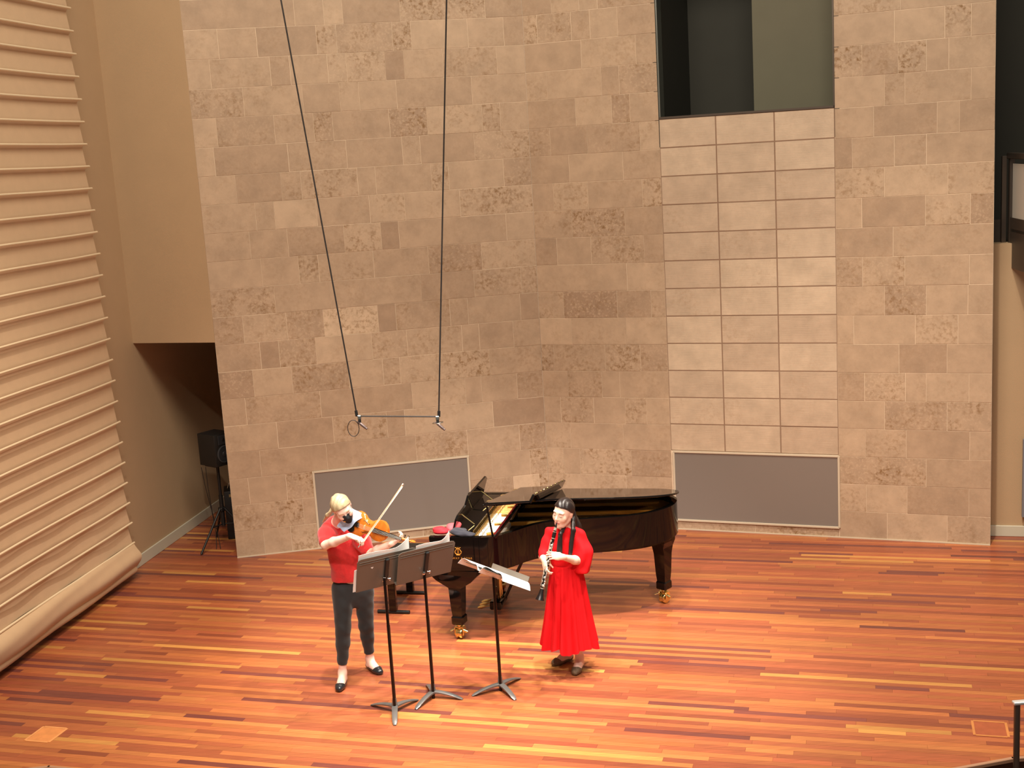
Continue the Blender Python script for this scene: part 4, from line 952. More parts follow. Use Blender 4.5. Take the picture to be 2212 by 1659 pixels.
vi = Vector((-1.50, 10.2, 0))
V = person('person', vi, 'violinist in a red jumper, dark trousers and black face mask, bowing a violin')
def own(o, P=V): rel_parent(o, P); return o
Fv = Vector((0.20, -0.98, 0)).normalized(); fl = (Fv, 0.66)
Pc, Wc, Cc = at(761, 1268, 10.22), at(755, 1222, 10.20), at(742, 1172, 10.17)
NB = at(727, 1133, 10.17)
SR, ER, WRr = at(711, 1143, 10.17), at(703, 1177, 9.95), at(757, 1158, 9.76)
SL, EL, WLl = at(768, 1146, 10.20), at(800, 1196, 10.02), at(848, 1173, 9.85)
HR, KR = at(741, 1284, 10.19), at(741, 1357, 10.09); HL, KL = at(786, 1282, 10.24), at(791, 1352, 10.27)
heelR, dR = (-1.597, 10.135), (-0.10, -1.0); heelL, dL = (-1.425, 10.40), (0.60, -0.80)
aR_ = Vector((heelR[0], heelR[1], 0)) + Vector((*dR, 0)).normalized() * 0.05 + Vector((0, 0, 0.10)); aL_ = Vector((heelL[0], heelL[1], 0)) + Vector((*dL, 0)).normalized() * 0.05 + Vector((0, 0, 0.10))
hc = at(739, 1097, 9.93); hF, hU, hL = ortho(cv(0.42, -0.60, 0.66), cv(-0.30, 0.75, 0.60))
hp = head_prims(hc, hF, hU, hL)
body = list(hp) + [P_c(hc - hU * 0.06 - hF * 0.03, NB, 0.046, 0.052, 0.03), P_c(NB, SR, 0.045, 0.042, 0.04), P_c(NB, SL, 0.045, 0.042, 0.04)]
body += [P_c(Cc, Wc, 0.125, 0.112, 0.05, fl), P_c(Wc, Pc, 0.112, 0.145, 0.05, fl), P_c(NB - Vector((0, 0, 0.05)), Cc, 0.09, 0.125, 0.05, fl)]
arms = [P_c(SR, ER, 0.044, 0.036, 0.02), P_c(SL, EL, 0.044, 0.036, 0.02)]
fore = [P_c(ER, ER.lerp(WRr, 0.35), 0.036, 0.039, 0.02), P_c(ER.lerp(WRr, 0.35), WRr, 0.039, 0.024, 0.02), P_c(EL, EL.lerp(WLl, 0.35), 0.036, 0.038, 0.02), P_c(EL.lerp(WLl, 0.35), WLl, 0.038, 0.024, 0.02)]
legs = [P_c(HR, KR, 0.078, 0.052, 0.02), P_c(KR, KR.lerp(aR_, 0.35), 0.050, 0.050, 0.02), P_c(KR.lerp(aR_, 0.35), aR_, 0.050, 0.030, 0.02), P_c(HL, KL, 0.078, 0.052, 0.02), P_c(KL, KL.lerp(aL_, 0.35), 0.050, 0.050, 0.02), P_c(KL.lerp(aL_, 0.35), aL_, 0.050, 0.030, 0.02)]
hR_, tipsR = hand_prims(WRr, cv(0.86, -0.25, 0.10), cv(-0.25, -0.90, -0.30), True, ((30, 40, 30), (34, 38, 28), (36, 36, 26), (34, 34, 24)), 0.06, (0.6, 0.1, 0.7), 0.92)
hL_, tipsL = hand_prims(WLl, cv(0.80, 0.50, 0.10), cv(-0.35, 0.80, -0.25), False, ((50, 55, 35), (48, 52, 35), (40, 45, 30), (20, 30, 20)), 0.16, (0.6, 0.5, 0.3), 0.92)
feet = foot_prims(heelR, dR, aR_) + foot_prims(heelL, dL, aL_)
own(sdf_mesh('body', body + arms + fore + legs + hR_ + hL_ + feet, 0.0045, M_SKIN1))
# trousers
hemR, hemL = KR.lerp(aR_, 0.80), KL.lerp(aL_, 0.80)
tr = [P_c(HR + Vector((0, 0, 0.04)), KR, 0.094, 0.066, 0.02), P_c(KR, KR.lerp(aR_, 0.3), 0.064, 0.061, 0.02), P_c(KR.lerp(aR_, 0.3), hemR, 0.061, 0.043, 0.02), P_c(HL + Vector((0, 0, 0.04)), KL, 0.090, 0.064, 0.02), P_c(KL, KL.lerp(aL_, 0.3), 0.062, 0.058, 0.02), P_c(KL.lerp(aL_, 0.3), hemL, 0.058, 0.043, 0.02),
      P_c(Pc + Vector((0, 0, 0.09)), Pc - Vector((0, 0, 0.02)), 0.145, 0.168, 0.03, (Fv, 0.62))]
def hemcut(X, Y, Z):
    r1 = ((X - hemR.x) * (KR - hemR).normalized().x + (Y - hemR.y) * (KR - hemR).normalized().y + (Z - hemR.z) * (KR - hemR).normalized().z); r2 = ((X - hemL.x) * (KL - hemL).normalized().x + (Y - hemL.y) * (KL - hemL).normalized().y + (Z - hemL.z) * (KL - hemL).normalized().z)
    return np.where(X < (hemR.x + hemL.x) / 2, -r1, -r2)
wr_ = lambda X, Y, Z: 0.003 * np.sin(Z * 55 + X * 20) * np.sin(X * 30 + Y * 25)
own(sdf_mesh('trousers', tr, 0.0055, M_TROUS, region=hemcut, bumpf=wr_))
# jumper
slR, slL = SR.lerp(ER, 0.80), SL.lerp(EL, 0.80)
hem = at(757, 1250, 10.21)
sw = [P_c(NB - Vector((0, 0, 0.03)), Cc, 0.098, 0.140, 0.05, fl), P_c(Cc, hem - Vector((0, 0, 0.03)), 0.140, 0.158, 0.05, (Fv, 0.70)), P_c(NB, SR, 0.062, 0.060, 0.03), P_c(NB, SL, 0.062, 0.060, 0.03), P_c(NB + Vector((0, 0, -0.01)), NB + Vector((0.004, 0, 0.028)), 0.064, 0.060, 0.02),
      P_c(SR, SR.lerp(ER, 0.45), 0.066, 0.080, 0.03), P_c(SR.lerp(ER, 0.45), slR, 0.080, 0.062, 0.03), P_c(SL, SL.lerp(EL, 0.45), 0.062, 0.074, 0.03), P_c(SL.lerp(EL, 0.45), slL, 0.074, 0.060, 0.03)]
hz = hem.z
folds = lambda X, Y, Z: 0.004 * np.sin(Z * 38 + X * 22 + 3 * np.sin(Y * 9)) + 0.003 * np.sin(X * 70 + Z * 16)
own(sdf_mesh('jumper', sw, 0.0055, M_SWEATER, region=lambda X, Y, Z: hz - Z, bumpf=folds))
own(shoe('shoe', heelR, dR, M_FLAT1, None)); own(shoe('shoe', heelL, dL, M_FLAT1, None))
# hair, swept back
def in_head(c, F, U, Lf):
    def f(X, Y, Z):
        x, y, z = X - c.x, Y - c.y, Z - c.z
        return (x * F.x + y * F.y + z * F.z), (x * U.x + y * U.y + z * U.z), (x * Lf.x + y * Lf.y + z * Lf.z)
    return f
ih = in_head(hc, hF, hU, hL)
def hairline(X, Y, Z):
    f, u, l = ih(X, Y, Z); return np.maximum((f * 0.70 - u * 0.714) - 0.002 + 0.10 * np.abs(l), -(u + 0.085))
hair = [P_e(hc - hF * 0.012 + hU * 0.026, (hL, hF, hU), (0.083, 0.102, 0.099), 0.02)]
strands = lambda X, Y, Z: 0.0022 * np.sin(120 * (X * hL.x + Y * hL.y + Z * hL.z) + 6 * np.sin(25 * (X * hF.x + Y * hF.y + Z * hF.z)))
hobj = own(sdf_mesh('hair', hair, 0.0045, M_BLOND, region=hairline, bumpf=strands))
tail0 = hc - hF * 0.095 + hU * 0.005
own(sdf_mesh('ponytail', [P_e(tail0, (hL, hF, hU), (0.034, 0.028, 0.036), 0.02), P_c(tail0 - hU * 0.02, at(708, 1113, 10.08), 0.020, 0.016, 0.02), P_c(at(708, 1113, 10.08), at(697, 1128, 10.15), 0.016, 0.007, 0.02)], 0.0045, M_BLOND, bumpf=strands))
# face mask: shell over the lower face
def maskreg(X, Y, Z):
    f, u, l = ih(X, Y, Z); return np.maximum.reduce([u - (0.004 - 4.5 * l * l), 0.018 - f, np.abs(l) - 0.066, -(u + 0.125)])
own(sdf_mesh('face_mask', inflate(hp[:6], 0.006), 0.0035, M_MASK, region=maskreg))
for s in (-1, 1): own(tube('mask_loop', [hc + hL * s * 0.066 + hF * 0.02 - hU * 0.03, hc + hL * s * 0.079 - hF * 0.01 + hU * 0.012, hc + hL * s * 0.082 - hF * 0.03 - hU * 0.005], 0.002, M_MASK, None, 6))
face_det = empty('eyes'); own(face_det)
face_details(hp, hc, hF, hU, hL, face_det, (176, 146, 104), lips=False, lash_rgb=(120, 90, 72))
for ch in list(face_det.children): ch.parent = None; own(ch)
bpy.data.objects.remove(face_det)
bm = bmesh.new(); add_lathe(bm, face_point(inflate(hp[:6], 0.006), hc, hF, hU, hL, -0.030, -0.075, 0.0), hF, [(0, 0.008), (0.0015, 0.008), (0.002, 0.004)], 12); own(finish(bm, 'mask_badge', simple('yellow_print', (220, 180, 50), 0.6), None, True))
bm = bmesh.new(); add_lathe(bm, hc - hL * 0.078 - hU * 0.040 - hF * 0.01, -hL, [(-0.004, 0.004), (0.004, 0.006), (0.009, 0.003)], 10); own(finish(bm, 'earring', simple('pearl', (240, 236, 230), 0.2), None, True))
# ------------------------------------------------------------------ violin
M_VARN = simple('amber_varnish', (196, 108, 34), 0.2, noise=0.18, nscale=18, coat=0.5); M_EBON = simple('ebony', (20, 16, 15), 0.25); M_MAPLE = simple('bridge_maple', (222, 186, 130), 0.5); M_GUT = simple('violin_string', (214, 214, 206), 0.25, 0.7)
vT, vN = at(753, 1126, 10.03), at(862, 1161, 9.83)
vX = (vN - vT).normalized(); vW = cv(-0.28, -0.95, -0.12); vW = (vW - vX * vW.dot(vX)).normalized(); vZ = vX.cross(vW)
if vZ.dot(-CFW) < 0: vW = -vW; vZ = vX.cross(vW)
vM = Matrix((vX, vW, vZ)).transposed().to_4x4(); vM.translation = vT
violin = empty('violin', label='amber violin held under the chin of the player in the red jumper', cat='violin'); violin.matrix_world = vM
VS = 1.06
prof = [(0.0, 0.0), (0.004, 0.035), (0.02, 0.070), (0.045, 0.094), (0.075, 0.1035), (0.105, 0.099), (0.128, 0.086), (0.138, 0.080), (0.145, 0.070), (0.165, 0.0575), (0.185, 0.0545), (0.205, 0.057), (0.222, 0.066), (0.228, 0.072), (0.245, 0.079), (0.275, 0.084), (0.305, 0.080), (0.33, 0.062), (0.346, 0.036), (0.353, 0.016), (0.355, 0.0)]
prof = [(a * VS, b * VS) for a, b in prof]
ol = [(a, b) for a, b in prof] + [(a, -b) for a, b in prof[-2:0:-1]]
def plate_grid(bm, z0, arch, sgn):
    n_ = len(ol); cx = 0.178 * VS; rings = []
    for k in range(6):
        s_ = 1 - k / 6; rings.append([bm.verts.new((cx * (1 - s_) * (1.0) + x * s_ + (x - cx) * 0, y * s_, z0 + sgn * arch * (1 - s_ ** 2.2) )) for x, y in ol])
    for a, b in zip(rings, rings[1:]):
        for i in range(n_): bm.faces.new((a[i], a[(i + 1) % n_], b[(i + 1) % n_], b[i]))
    bm.faces.new(rings[-1]); return rings[0]
bm = bmesh.new(); r1 = plate_grid(bm, 0.0, 0.015, 1); r2 = plate_grid(bm, -0.036, 0.013, -1)
for i in range(len(ol)): bm.faces.new((r1[i], r1[(i + 1) % len(ol)], r2[(i + 1) % len(ol)], r2[i]))
finish(bm, 'sound_box', M_VARN, violin, True)
zs = 0.036
bm = bmesh.new(); add_prism(bm, [(0.225 * VS, -0.020), (0.225 * VS, 0.020), (0.49 * VS, 0.012), (0.49 * VS, -0.012)], 0.018, 0.025); finish(bm, 'fingerboard', M_EBON, violin)
bm = bmesh.new(); add_tube(bm, [(0.34 * VS, 0, 0.0), (0.38 * VS, 0, 0.008), (0.49 * VS, 0, 0.010), (0.52 * VS, 0, 0.004), (0.56 * VS, 0, -0.006)], [0.018, 0.012, 0.011, 0.011, 0.010], 10)
finish(bm, 'neck', M_VARN, violin, True)
bm = bmesh.new(); add_tube(bm, [(0.57 * VS + 0.016 * math.cos(t) * (1 - t / 14), 0, -0.012 + 0.016 * math.sin(t) * (1 - t / 14)) for t in np.linspace(2.6, -7.5, 26)], [0.009 * (1 - 0.55 * i / 25) for i in range(26)], 8); finish(bm, 'scroll', M_VARN, violin, True)
for i, (x, s) in enumerate(((0.505, 1), (0.525, -1), (0.535, 1), (0.55, -1))): tube('peg', [(x * VS, -0.012 * s, 0.0), (x * VS, 0.026 * s, 0.0), (x * VS, 0.036 * s, 0.0)], [0.004, 0.004, 0.009], M_EBON, violin, 8)
bm = bmesh.new(); add_prism(bm, [(-0.020, 0), (0.020, 0), (0.018, 0.022), (0.008, 0.027), (-0.008, 0.027), (-0.018, 0.022)], -0.002, 0.002, Matrix(((0, 0, 1, 0.160 * VS), (1, 0, 0, 0), (0, 1, 0, 0.012), (0, 0, 0, 1)))); finish(bm, 'bridge', M_MAPLE, violin)
bm = bmesh.new(); add_prism(bm, [(0.012, -0.010), (0.012, 0.010), (0.105, 0.021), (0.112, 0.016), (0.112, -0.016), (0.105, -0.021)], 0.016, 0.026); finish(bm, 'tailpiece', M_EBON, violin)
for y in (-0.012, -0.004, 0.004, 0.012): tube('string', [(0.105, y * 1.1, 0.028), (0.160 * VS, y * 1.25, 0.040), (0.49 * VS, y * 0.6, 0.027)], 0.0009, M_GUT, violin, 5)
for s in (-1, 1):
    tube('f_hole', [(0.135 * VS, s * 0.046, 0.0125), (0.145 * VS, s * 0.052, 0.0115), (0.16 * VS, s * 0.045, 0.0135), (0.178 * VS, s * 0.036, 0.0150), (0.19 * VS, s * 0.032, 0.0155), (0.197 * VS, s * 0.037, 0.0148)], 0.0022, M_EBON, violin, 6)
bm = bmesh.new(); add_lathe(bm, (0.045, -0.045, 0.012), (0, 0, 1), [(0, 0.028), (0.010, 0.034), (0.014, 0.032), (0.012, 0.0)], 20); finish(bm, 'chin_rest', M_EBON, violin, True)
# bow
M_PERN = simple('bow_wood', (214, 158, 126), 0.3, coat=0.3); M_BHAIR = simple('bow_hair', (240, 232, 214), 0.6)
bF, bT = at(775, 1184, 9.76), at(872, 1046, 10.00)
bow = empty('violin_bow', bF, 0, 'slim wooden violin bow pointing up across the strings', 'violin bow')
def BL(p): return p - bF
dB = (bT - bF); bl = dB.length; dB.normalize(); nB = (vZ - dB * vZ.dot(dB)).normalized()
tube('stick', [BL(bF + dB * bl * t + nB * (0.022 - 0.014 * math.sin(math.pi * t))) for t in np.linspace(0.03, 0.985, 16)], [0.0045 - 0.0015 * t for t in np.linspace(0, 1, 16)], M_PERN, bow, 8)
bm = bmesh.new(); g = [[BL(bF + dB * bl * t + (dB.cross(nB)) * s * 0.0075) for s in (-1, 1)] for t in (0.09, 0.97)]; 
sheet('bow_hair', g, M_BHAIR, bow, 0.0016); bm.free()
Rb_ = Matrix((dB, dB.cross(nB), nB)).transposed()
boxo('frog', BL(bF + dB * bl * 0.075 + nB * 0.010), (0.045, 0.013, 0.022), M_EBON, bow, Rb_, 0.003)
tube('screw_button', [BL(bF + nB * 0.022 + dB * 0.0), BL(bF + nB * 0.022 + dB * 0.022)], 0.006, M_CHROME, bow, 10)
boxo('bow_head', BL(bF + dB * bl * 0.985 + nB * 0.011), (0.018, 0.009, 0.026), simple('bow_tip_plate', (238, 214, 196), 0.4), bow, Rb_, 0.003)
# cloth over the chin end of the violin
M_BLUE = simple('pale_blue_cloth', (176, 196, 226), 0.85, noise=0.12, nscale=60)
c0, c1, c2, c3 = at(763, 1098, 10.04), at(791, 1111, 10.00), at(747, 1149, 9.975), at(730, 1136, 10.01)
grid = []
for i in range(15):
    a = i / 14; row = []
    for j in range(9):
        b = j / 8; p = (c0.lerp(c3, a)).lerp(c1.lerp(c2, a), b)
        row.append(p + vZ * (0.014 + 0.010 * math.sin(a * math.pi * 1.0) + 0.005 * math.sin(a * 9 + b * 5) + 0.004 * math.sin(b * 11)) + vX * 0.006 * math.sin(a * 11) * b)
    grid.append(row)
cl = sheet('chin_cloth', grid, M_BLUE, None, 0.003); tag(cl, 'pale blue cloth tucked between the chin and the violin', 'cloth')
# ------------------------------------------------------------------ clarinettist
ci = Vector((0.36, 10.1, 0))
Cn = person('person', ci, 'clarinettist in a long red pleated dress with long dark hair')
def ownc(o): rel_parent(o, Cn); return o
kc = at(1217, 1107, 10.06); kF, kU, kL = ortho(cv(-0.60, -0.30, 0.74), cv(0.03, 0.93, 0.34))
kp = head_prims(kc, kF, kU, kL)
Fc = Vector((-0.35, -0.94, 0)).normalized(); flc = (Fc, 0.68)
nb = at(1222, 1147, 10.11); cc = at(1220, 1180, 10.12); wc = at(1223, 1222, 10.11); pc = at(1226, 1256, 10.11)
sL, eL, wL_ = at(1252, 1157, 10.10), at(1259, 1214, 10.04), at(1214, 1203, 9.875)
sR, eR, wR_ = at(1190, 1154, 10.15), at(1173, 1203, 10.08), at(1176, 1211, 9.90)
hlA, dA = (0.385, 10.30), (-0.84, -0.54); hlB, dBv = (0.455, 10.155), (-0.345, -0.94)
anA = Vector((hlA[0], hlA[1], 0)) + Vector((*dA, 0)).normalized() * 0.05 + Vector((0, 0, 0.10)); anB = Vector((hlB[0], hlB[1], 0)) + Vector((*dBv, 0)).normalized() * 0.05 + Vector((0, 0, 0.10))
knA, knB = Vector((0.33, 10.19, 0.44)), Vector((0.40, 10.10, 0.44)); hpA, hpB = Vector((0.31, 10.13, 0.76)), Vector((0.405, 10.10, 0.76))
bd = list(kp) + [P_c(kc - kU * 0.06 - kF * 0.03, nb, 0.044, 0.048, 0.03), P_c(nb, sL, 0.042, 0.038, 0.04), P_c(nb, sR, 0.042, 0.038, 0.04), P_c(nb - Vector((0, 0, 0.05)), cc, 0.085, 0.115, 0.05, flc), P_c(cc, wc, 0.115, 0.105, 0.05, flc), P_c(wc, pc, 0.100, 0.105, 0.03, flc)]
bd += [P_c(sL, eL, 0.040, 0.034, 0.02), P_c(sR, eR, 0.040, 0.034, 0.02), P_c(eL, eL.lerp(wL_, 0.4), 0.034, 0.036, 0.02), P_c(eL.lerp(wL_, 0.4), wL_, 0.036, 0.023, 0.02), P_c(eR, wR_, 0.034, 0.023, 0.02)]
bd += [P_c(hpA, knA, 0.062, 0.048, 0.02), P_c(knA, knA.lerp(anA, 0.35), 0.046, 0.046, 0.02), P_c(knA.lerp(anA, 0.35), anA, 0.046, 0.029, 0.02), P_c(hpB, knB, 0.062, 0.048, 0.02), P_c(knB, knB.lerp(anB, 0.35), 0.046, 0.046, 0.02), P_c(knB.lerp(anB, 0.35), anB, 0.046, 0.029, 0.02), P_c(pc, hpA, 0.075, 0.06, 0.03), P_c(pc, hpB, 0.075, 0.06, 0.03)]
h1, t1 = hand_prims(wL_, cv(-0.95, 0.16, 0.22), cv(-0.30, -0.35, -0.80), False, ((22, 34, 22), (26, 34, 22), (28, 32, 22), (24, 30, 20)), 0.14, (0.7, 0.3, 0.6), 0.92)
h2, t2 = hand_prims(wR_, cv(0.10, -0.88, 0.30), cv(0.85, 0.0, -0.50), True, ((30, 40, 25), (30, 40, 25), (28, 40, 25), (26, 36, 22)), 0.14, (0.6, 0.1, 0.8), 0.90)
bd += h1 + h2 + foot_prims(hlA, dA, anA, 0.218) + foot_prims(hlB, dBv, anB, 0.218)
ownc(sdf_mesh('body', bd, 0.0045, M_SKIN2))
M_DRESS = simple('red_crepe', (212, 10, 20), 0.8, bump=0.12, bscale=500, spec=0.25)
dz = wc.z
top = [P_c(nb - Vector((0, 0, 0.03)), cc, 0.092, 0.130, 0.05, flc), P_c(cc, wc - Vector((0, 0, 0.04)), 0.130, 0.122, 0.05, (Fc, 0.74)), P_c(nb, sL, 0.056, 0.052, 0.03), P_c(nb, sR, 0.056, 0.052, 0.03), P_c(nb, nb + Vector((-0.004, -0.01, 0.012)), 0.058, 0.054, 0.02),
       P_c(sL, at(1261, 1195, 10.06), 0.055, 0.078, 0.03), P_c(at(1261, 1195, 10.06), at(1258, 1230, 10.03), 0.078, 0.068, 0.03), P_c(sR, at(1178, 1190, 10.12), 0.055, 0.056, 0.03), P_c(at(1178, 1190, 10.12), at(1177, 1200, 10.06), 0.056, 0.046, 0.03)]
fd = lambda X, Y, Z: 0.0045 * np.sin(X * 60 + Y * 40 + 4 * np.sin(Z * 10)) + 0.003 * np.sin(Z * 45 + X * 20)
ownc(sdf_mesh('dress_bodice', top, 0.0055, M_DRESS, region=lambda X, Y, Z: (dz - 0.035) - Z, bumpf=fd))
# pleated skirt
hz0 = 0.235; ctop = Vector((wc.x, wc.y, wc.z + 0.02)); cbot = Vector((0.355, 10.08, hz0)); grid = []; nth = 200
for k in range(29):
    u = k / 28; c_ = ctop.lerp(cbot, u); rx = 0.122 + 0.045 * u ** 0.6 + 0.058 * u ** 1.5; ry = rx * (0.82 + 0.1 * u); row = []
    for i in range(nth + 1):
        th = 2 * math.pi * i / nth
        pl = math.sin(13 * th + 0.6 * math.sin(3 * th)) + 0.5 * math.sin(23 * th + 1) + 0.4 * math.sin(7 * th + 2 + u)
        am = (0.004 + 0.020 * u ** 1.2) * min(1, 0.3 + u * 3)
        r_ = 1 + am * pl / rx
        z = c_.z + (0.018 * math.sin(5 * th) + 0.012 * math.sin(9 * th + 1)) * u ** 6
        row.append(Vector((c_.x + rx * r_ * math.cos(th), c_.y + ry * r_ * math.sin(th), z)))
    grid.append(row)
ownc(sheet('dress_skirt', grid, M_DRESS, None, 0.003))
ownc(shoe('shoe', hlA, dA, M_FLAT2, None, 0.226)); ownc(shoe('shoe', hlB, dBv, M_FLAT2, None, 0.225))
ik = in_head(kc, kF, kU, kL)
def hl2(X, Y, Z):
    f, u, l = ik(X, Y, Z); return np.maximum((f * 0.78 - u * 0.625) - 0.008 + 0.36 * np.maximum(np.abs(l) - 0.02, 0) + 0.003 * np.exp(-(l / 0.008) ** 2), -(u + 0.10))
st2_ = lambda X, Y, Z: 0.0022 * np.sin(130 * (X * kL.x + Y * kL.y + Z * kL.z) + 5 * np.sin(22 * (X * kF.x + Y * kF.y + Z * kF.z)))
ownc(sdf_mesh('hair', [P_e(kc - kF * 0.012 + kU * 0.026, (kL, kF, kU), (0.083, 0.102, 0.100), 0.02)], 0.0045, M_BLKHAIR, region=hl2, bumpf=st2_))
kb_ = kc - kF * 0.07
ln_ = [P_c(kb_, at(1244, 1135, 10.16), 0.050, 0.038, 0.03), P_c(at(1244, 1135, 10.16), at(1262, 1172, 10.20), 0.038, 0.026, 0.03), P_c(at(1262, 1172, 10.20), at(1275, 1214, 10.18), 0.024, 0.007, 0.02),
       P_c(at(1238, 1118, 10.09), at(1238, 1146, 10.01), 0.018, 0.020, 0.01, (-CFW, 0.7)), P_c(at(1238, 1146, 10.01), at(1231, 1203, 9.99), 0.020, 0.019, 0.01, (-CFW, 0.6)),
       P_c(at(1219, 1138, 10.05), at(1211, 1154, 9.99), 0.014, 0.020, 0.01, (-CFW, 0.7)), P_c(at(1211, 1154, 9.99), at(1208, 1194, 9.975), 0.021, 0.024, 0.01, (-CFW, 0.55)),
       P_c(kc - kF * 0.085 + kU * 0.02, kc - kF * 0.095 - kU * 0.01, 0.034, 0.03, 0.02)]
stz = lambda X, Y, Z: 0.0018 * np.sin(X * 200 + 1.5 * np.sin(Z * 7)) + 0.0018 * np.sin(Y * 170 + 1.5 * np.sin(Z * 5))
ownc(sdf_mesh('long_hair', ln_, 0.0045, M_BLKHAIR, bumpf=stz))
fd2 = empty('face'); face_details(kp, kc, kF, kU, kL, fd2, (60, 44, 38), True)
for ch in list(fd2.children): ch.parent = None; ownc(ch)
bpy.data.objects.remove(fd2)
# ------------------------------------------------------------------ clarinet
M_GREN = simple('grenadilla', (22, 18, 18), 0.28); M_KEY = simple('silver_keys', (240, 230, 214), 0.32, 0.85)
A_, B_ = at(1202, 1132, 9.945), at(1166, 1296, 9.80)
dC = (B_ - A_).normalized(); lC = (B_ - A_).length
nC = (cv(-0.5, 0.1, 0.85)); nC = (nC - dC * nC.dot(dC)).normalized(); sC = dC.cross(nC)
clar = empty('clarinet', A_, 0, 'black clarinet with silver keys played by the woman in the red dress', 'clarinet')
def lat(name, prof_, mat): bm = bmesh.new(); add_lathe(bm, (0, 0, 0), dC, prof_, 18); return finish(bm, name, mat, clar, True)
k_ = lC / 0.66
lat('mouthpiece', [(-0.012, 0.004), (0.02, 0.009), (0.06 * k_, 0.0125), (0.065 * k_, 0.0125)], M_GREN); lat('ligature', [(0.030 * k_, 0.0135), (0.055 * k_, 0.0140)], M_KEY)
lat('barrel', [(0.066 * k_, 0.015), (0.09 * k_, 0.0165), (0.126 * k_, 0.015)], M_GREN); lat('barrel_ring', [(0.066 * k_, 0.0168), (0.071 * k_, 0.0168)], M_KEY); lat('barrel_ring', [(0.121 * k_, 0.0165), (0.128 * k_, 0.0165)], M_KEY)
lat('upper_joint', [(0.128 * k_, 0.0135), (0.345 * k_, 0.0135)], M_GREN); lat('lower_joint', [(0.345 * k_, 0.0140), (0.36 * k_, 0.0145), (0.56 * k_, 0.0145)], M_GREN); lat('joint_ring', [(0.342 * k_, 0.0155), (0.350 * k_, 0.0155)], M_KEY); lat('bell_ring', [(0.556 * k_, 0.0168), (0.563 * k_, 0.0170)], M_KEY)
lat('bell', [(0.560 * k_, 0.0165), (0.60 * k_, 0.021), (0.635 * k_, 0.029), (0.655 * k_, 0.037), (0.66 * k_, 0.038), (0.655 * k_, 0.033)], M_GREN)
for t in (0.15, 0.185, 0.21, 0.24, 0.27, 0.30, 0.325, 0.375, 0.405, 0.435, 0.465, 0.50, 0.535):
    side = math.sin(t * 90) * 0.6; d_ = (nC + sC * side).normalized(); p = dC * t * k_ + d_ * 0.0135
    bm = bmesh.new(); add_lathe(bm, p, d_, [(0, 0.0055), (0.003, 0.0105), (0.0055, 0.0105), (0.007, 0.006)], 12); finish(bm, 'key_cup', M_KEY, clar, True)
for (t0, t1, sd) in ((0.14, 0.33, 0.8), (0.16, 0.30, -0.7), (0.36, 0.54, 0.8), (0.37, 0.52, -0.8)):
    d_ = (nC * 0.6 + sC * sd).normalized(); tube('key_rod', [dC * t0 * k_ + d_ * 0.0175, dC * t1 * k_ + d_ * 0.0175], 0.0036, M_KEY, clar, 6)
for t in (0.50, 0.52, 0.54): boxo('key_lever', dC * t * k_ + (nC * 0.6 - sC).normalized() * 0.018, (0.010, 0.010, 0.016), M_KEY, clar, bevel=0.002)
# ------------------------------------------------------------------ sheet music
M_PAPER = simple('sheet_music_paper', (240, 240, 238), 0.8, noise=0.02, nscale=40)
def on_desk(stand, x, y, z):
    g = [c for c in stand.children if c.name.startswith('desk')][0]; return Matrix.Translation(stand.location) @ g.matrix_local @ Vector((x, y, z))
def paper(stand, x0, x1, z0, z1, label, curl_r=0.0, curl_l=0.0, y=0.006, sag=0.0, group='loose sheet music on the stands', droop=0.0):
    grid = []
    for i in range(9):
        b = i / 8; row = []
        for j in range(17):
            a = j / 16; x = x0 + (x1 - x0) * a; z = z0 + (z1 - z0) * b
            up = b ** 2; yy = y + 0.006 * math.sin(a * 7) * b + curl_r * max(0, a - 0.6) ** 2 * up * 4 - curl_l * max(0, 0.4 - a) ** 2 * 4 - droop * max(0, abs(a - 0.5) - 0.3) ** 2 * 12
            row.append(on_desk(stand, x, yy, z + curl_r * 0.8 * max(0, a - 0.7) * up - sag * math.sin(a * math.pi)))
        grid.append(row)
    o = sheet('sheet_music', grid, M_PAPER, None, 0.0012); return tag(o, label, 'sheet music', group)
bpy.context.view_layer.update()
paper(st1, -0.245, 0.22, -0.150, 0.192, 'wide white sheet music standing on the desk nearest the violinist', 0.10, 0.0, 0.010)
paper(st1, -0.275, -0.05, -0.152, 0.06, 'white page corner sticking out at the lower left of the first desk', 0.0, 0.0, 0.004)
paper(st2, -0.10, 0.235, -0.150, 0.185, 'white sheet music with a curled corner on the desk beside the piano', 0.10, 0.0, 0.008)
paper(st3, -0.300, -0.02, -0.150, 0.160, 'white open pages hanging over the far end of the flat desk', 0.0, 0.0, 0.014, droop=0.10)
paper(st3, 0.000, 0.320, -0.150, 0.160, 'white open pages drooping over the near end of the flat desk', 0.0, 0.0, 0.014, droop=0.12)
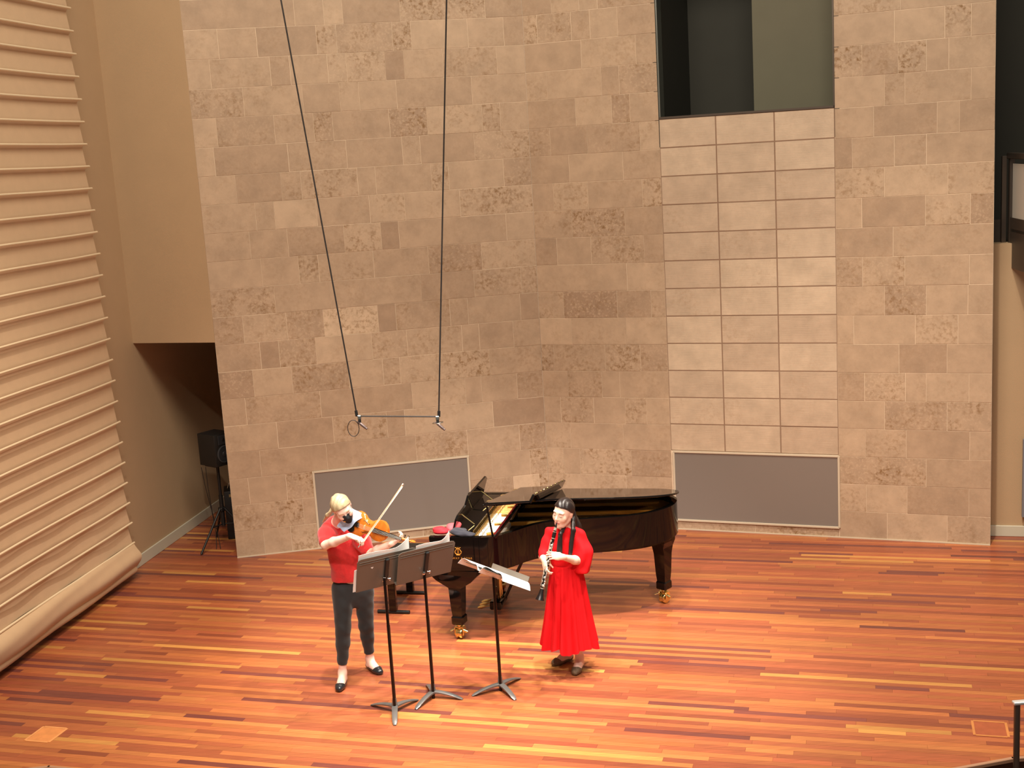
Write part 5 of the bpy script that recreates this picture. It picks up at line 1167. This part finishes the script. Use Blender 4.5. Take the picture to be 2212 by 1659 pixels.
# ------------------------------------------------------------------ things lying on the piano
bpy.context.view_layer.update()
PM = Matrix.Translation(PO) @ Matrix.Rotation(PA, 4, 'Z')
def pl(l, w, z): return PM @ Vector((l, w, z))
ax0 = [tuple(PM.to_3x3() @ Vector(v)) for v in ((1, 0, 0), (0, 1, 0), (0, 0, 1))]
M_REDBAG = simple('red_fabric', (190, 30, 44), 0.8, noise=0.1, nscale=40); M_NAVY = simple('dark_navy_cloth', (34, 34, 46), 0.85, sheen=0.2, noise=0.1, nscale=40); M_PINK = simple('coral_fabric', (214, 84, 92), 0.8, noise=0.1, nscale=30)
def lump(name, prims, mat, label, cat, amp=0.004, fq=60):
    o = sdf_mesh(name, prims, 0.005, mat, None, bumpf=lambda X, Y, Z: amp * np.sin(X * fq + 3 * np.sin(Y * 30)) * np.sin(Y * fq * 0.8 + Z * 50), region=lambda X, Y, Z: (RZ1 + 0.001) - Z)
    return tag(o, label, cat)
lump('red_pouch', [P_e(pl(0.085, 0.10, 1.032), ax0, (0.075, 0.060, 0.030), 0.02), P_e(pl(0.065, 0.10, 1.055), ax0, (0.055, 0.045, 0.018), 0.02)], M_REDBAG, 'small red pouch lying on the keyboard end of the piano', 'pouch', 0.003, 40)
lump('dark_cloth', [P_e(pl(0.29, 0.06, 1.024), ax0, (0.075, 0.050, 0.022), 0.03), P_e(pl(0.23, 0.09, 1.035), ax0, (0.055, 0.055, 0.028), 0.03), P_e(pl(0.36, 0.05, 1.018), ax0, (0.06, 0.04, 0.014), 0.03), P_e(pl(0.26, 0.15, 1.022), ax0, (0.06, 0.05, 0.02), 0.03)], M_NAVY, 'crumpled dark navy cloth on the piano rim beside the pouch', 'cloth')
lump('coral_scarf', [P_e(pl(0.17, 0.19, 1.03), ax0, (0.05, 0.06, 0.028), 0.03), P_e(pl(0.20, 0.24, 1.045), ax0, (0.04, 0.05, 0.03), 0.03), P_e(pl(0.14, 0.24, 1.03), ax0, (0.04, 0.05, 0.03), 0.03)], M_PINK, 'crumpled coral fabric behind the red pouch on the piano', 'cloth')
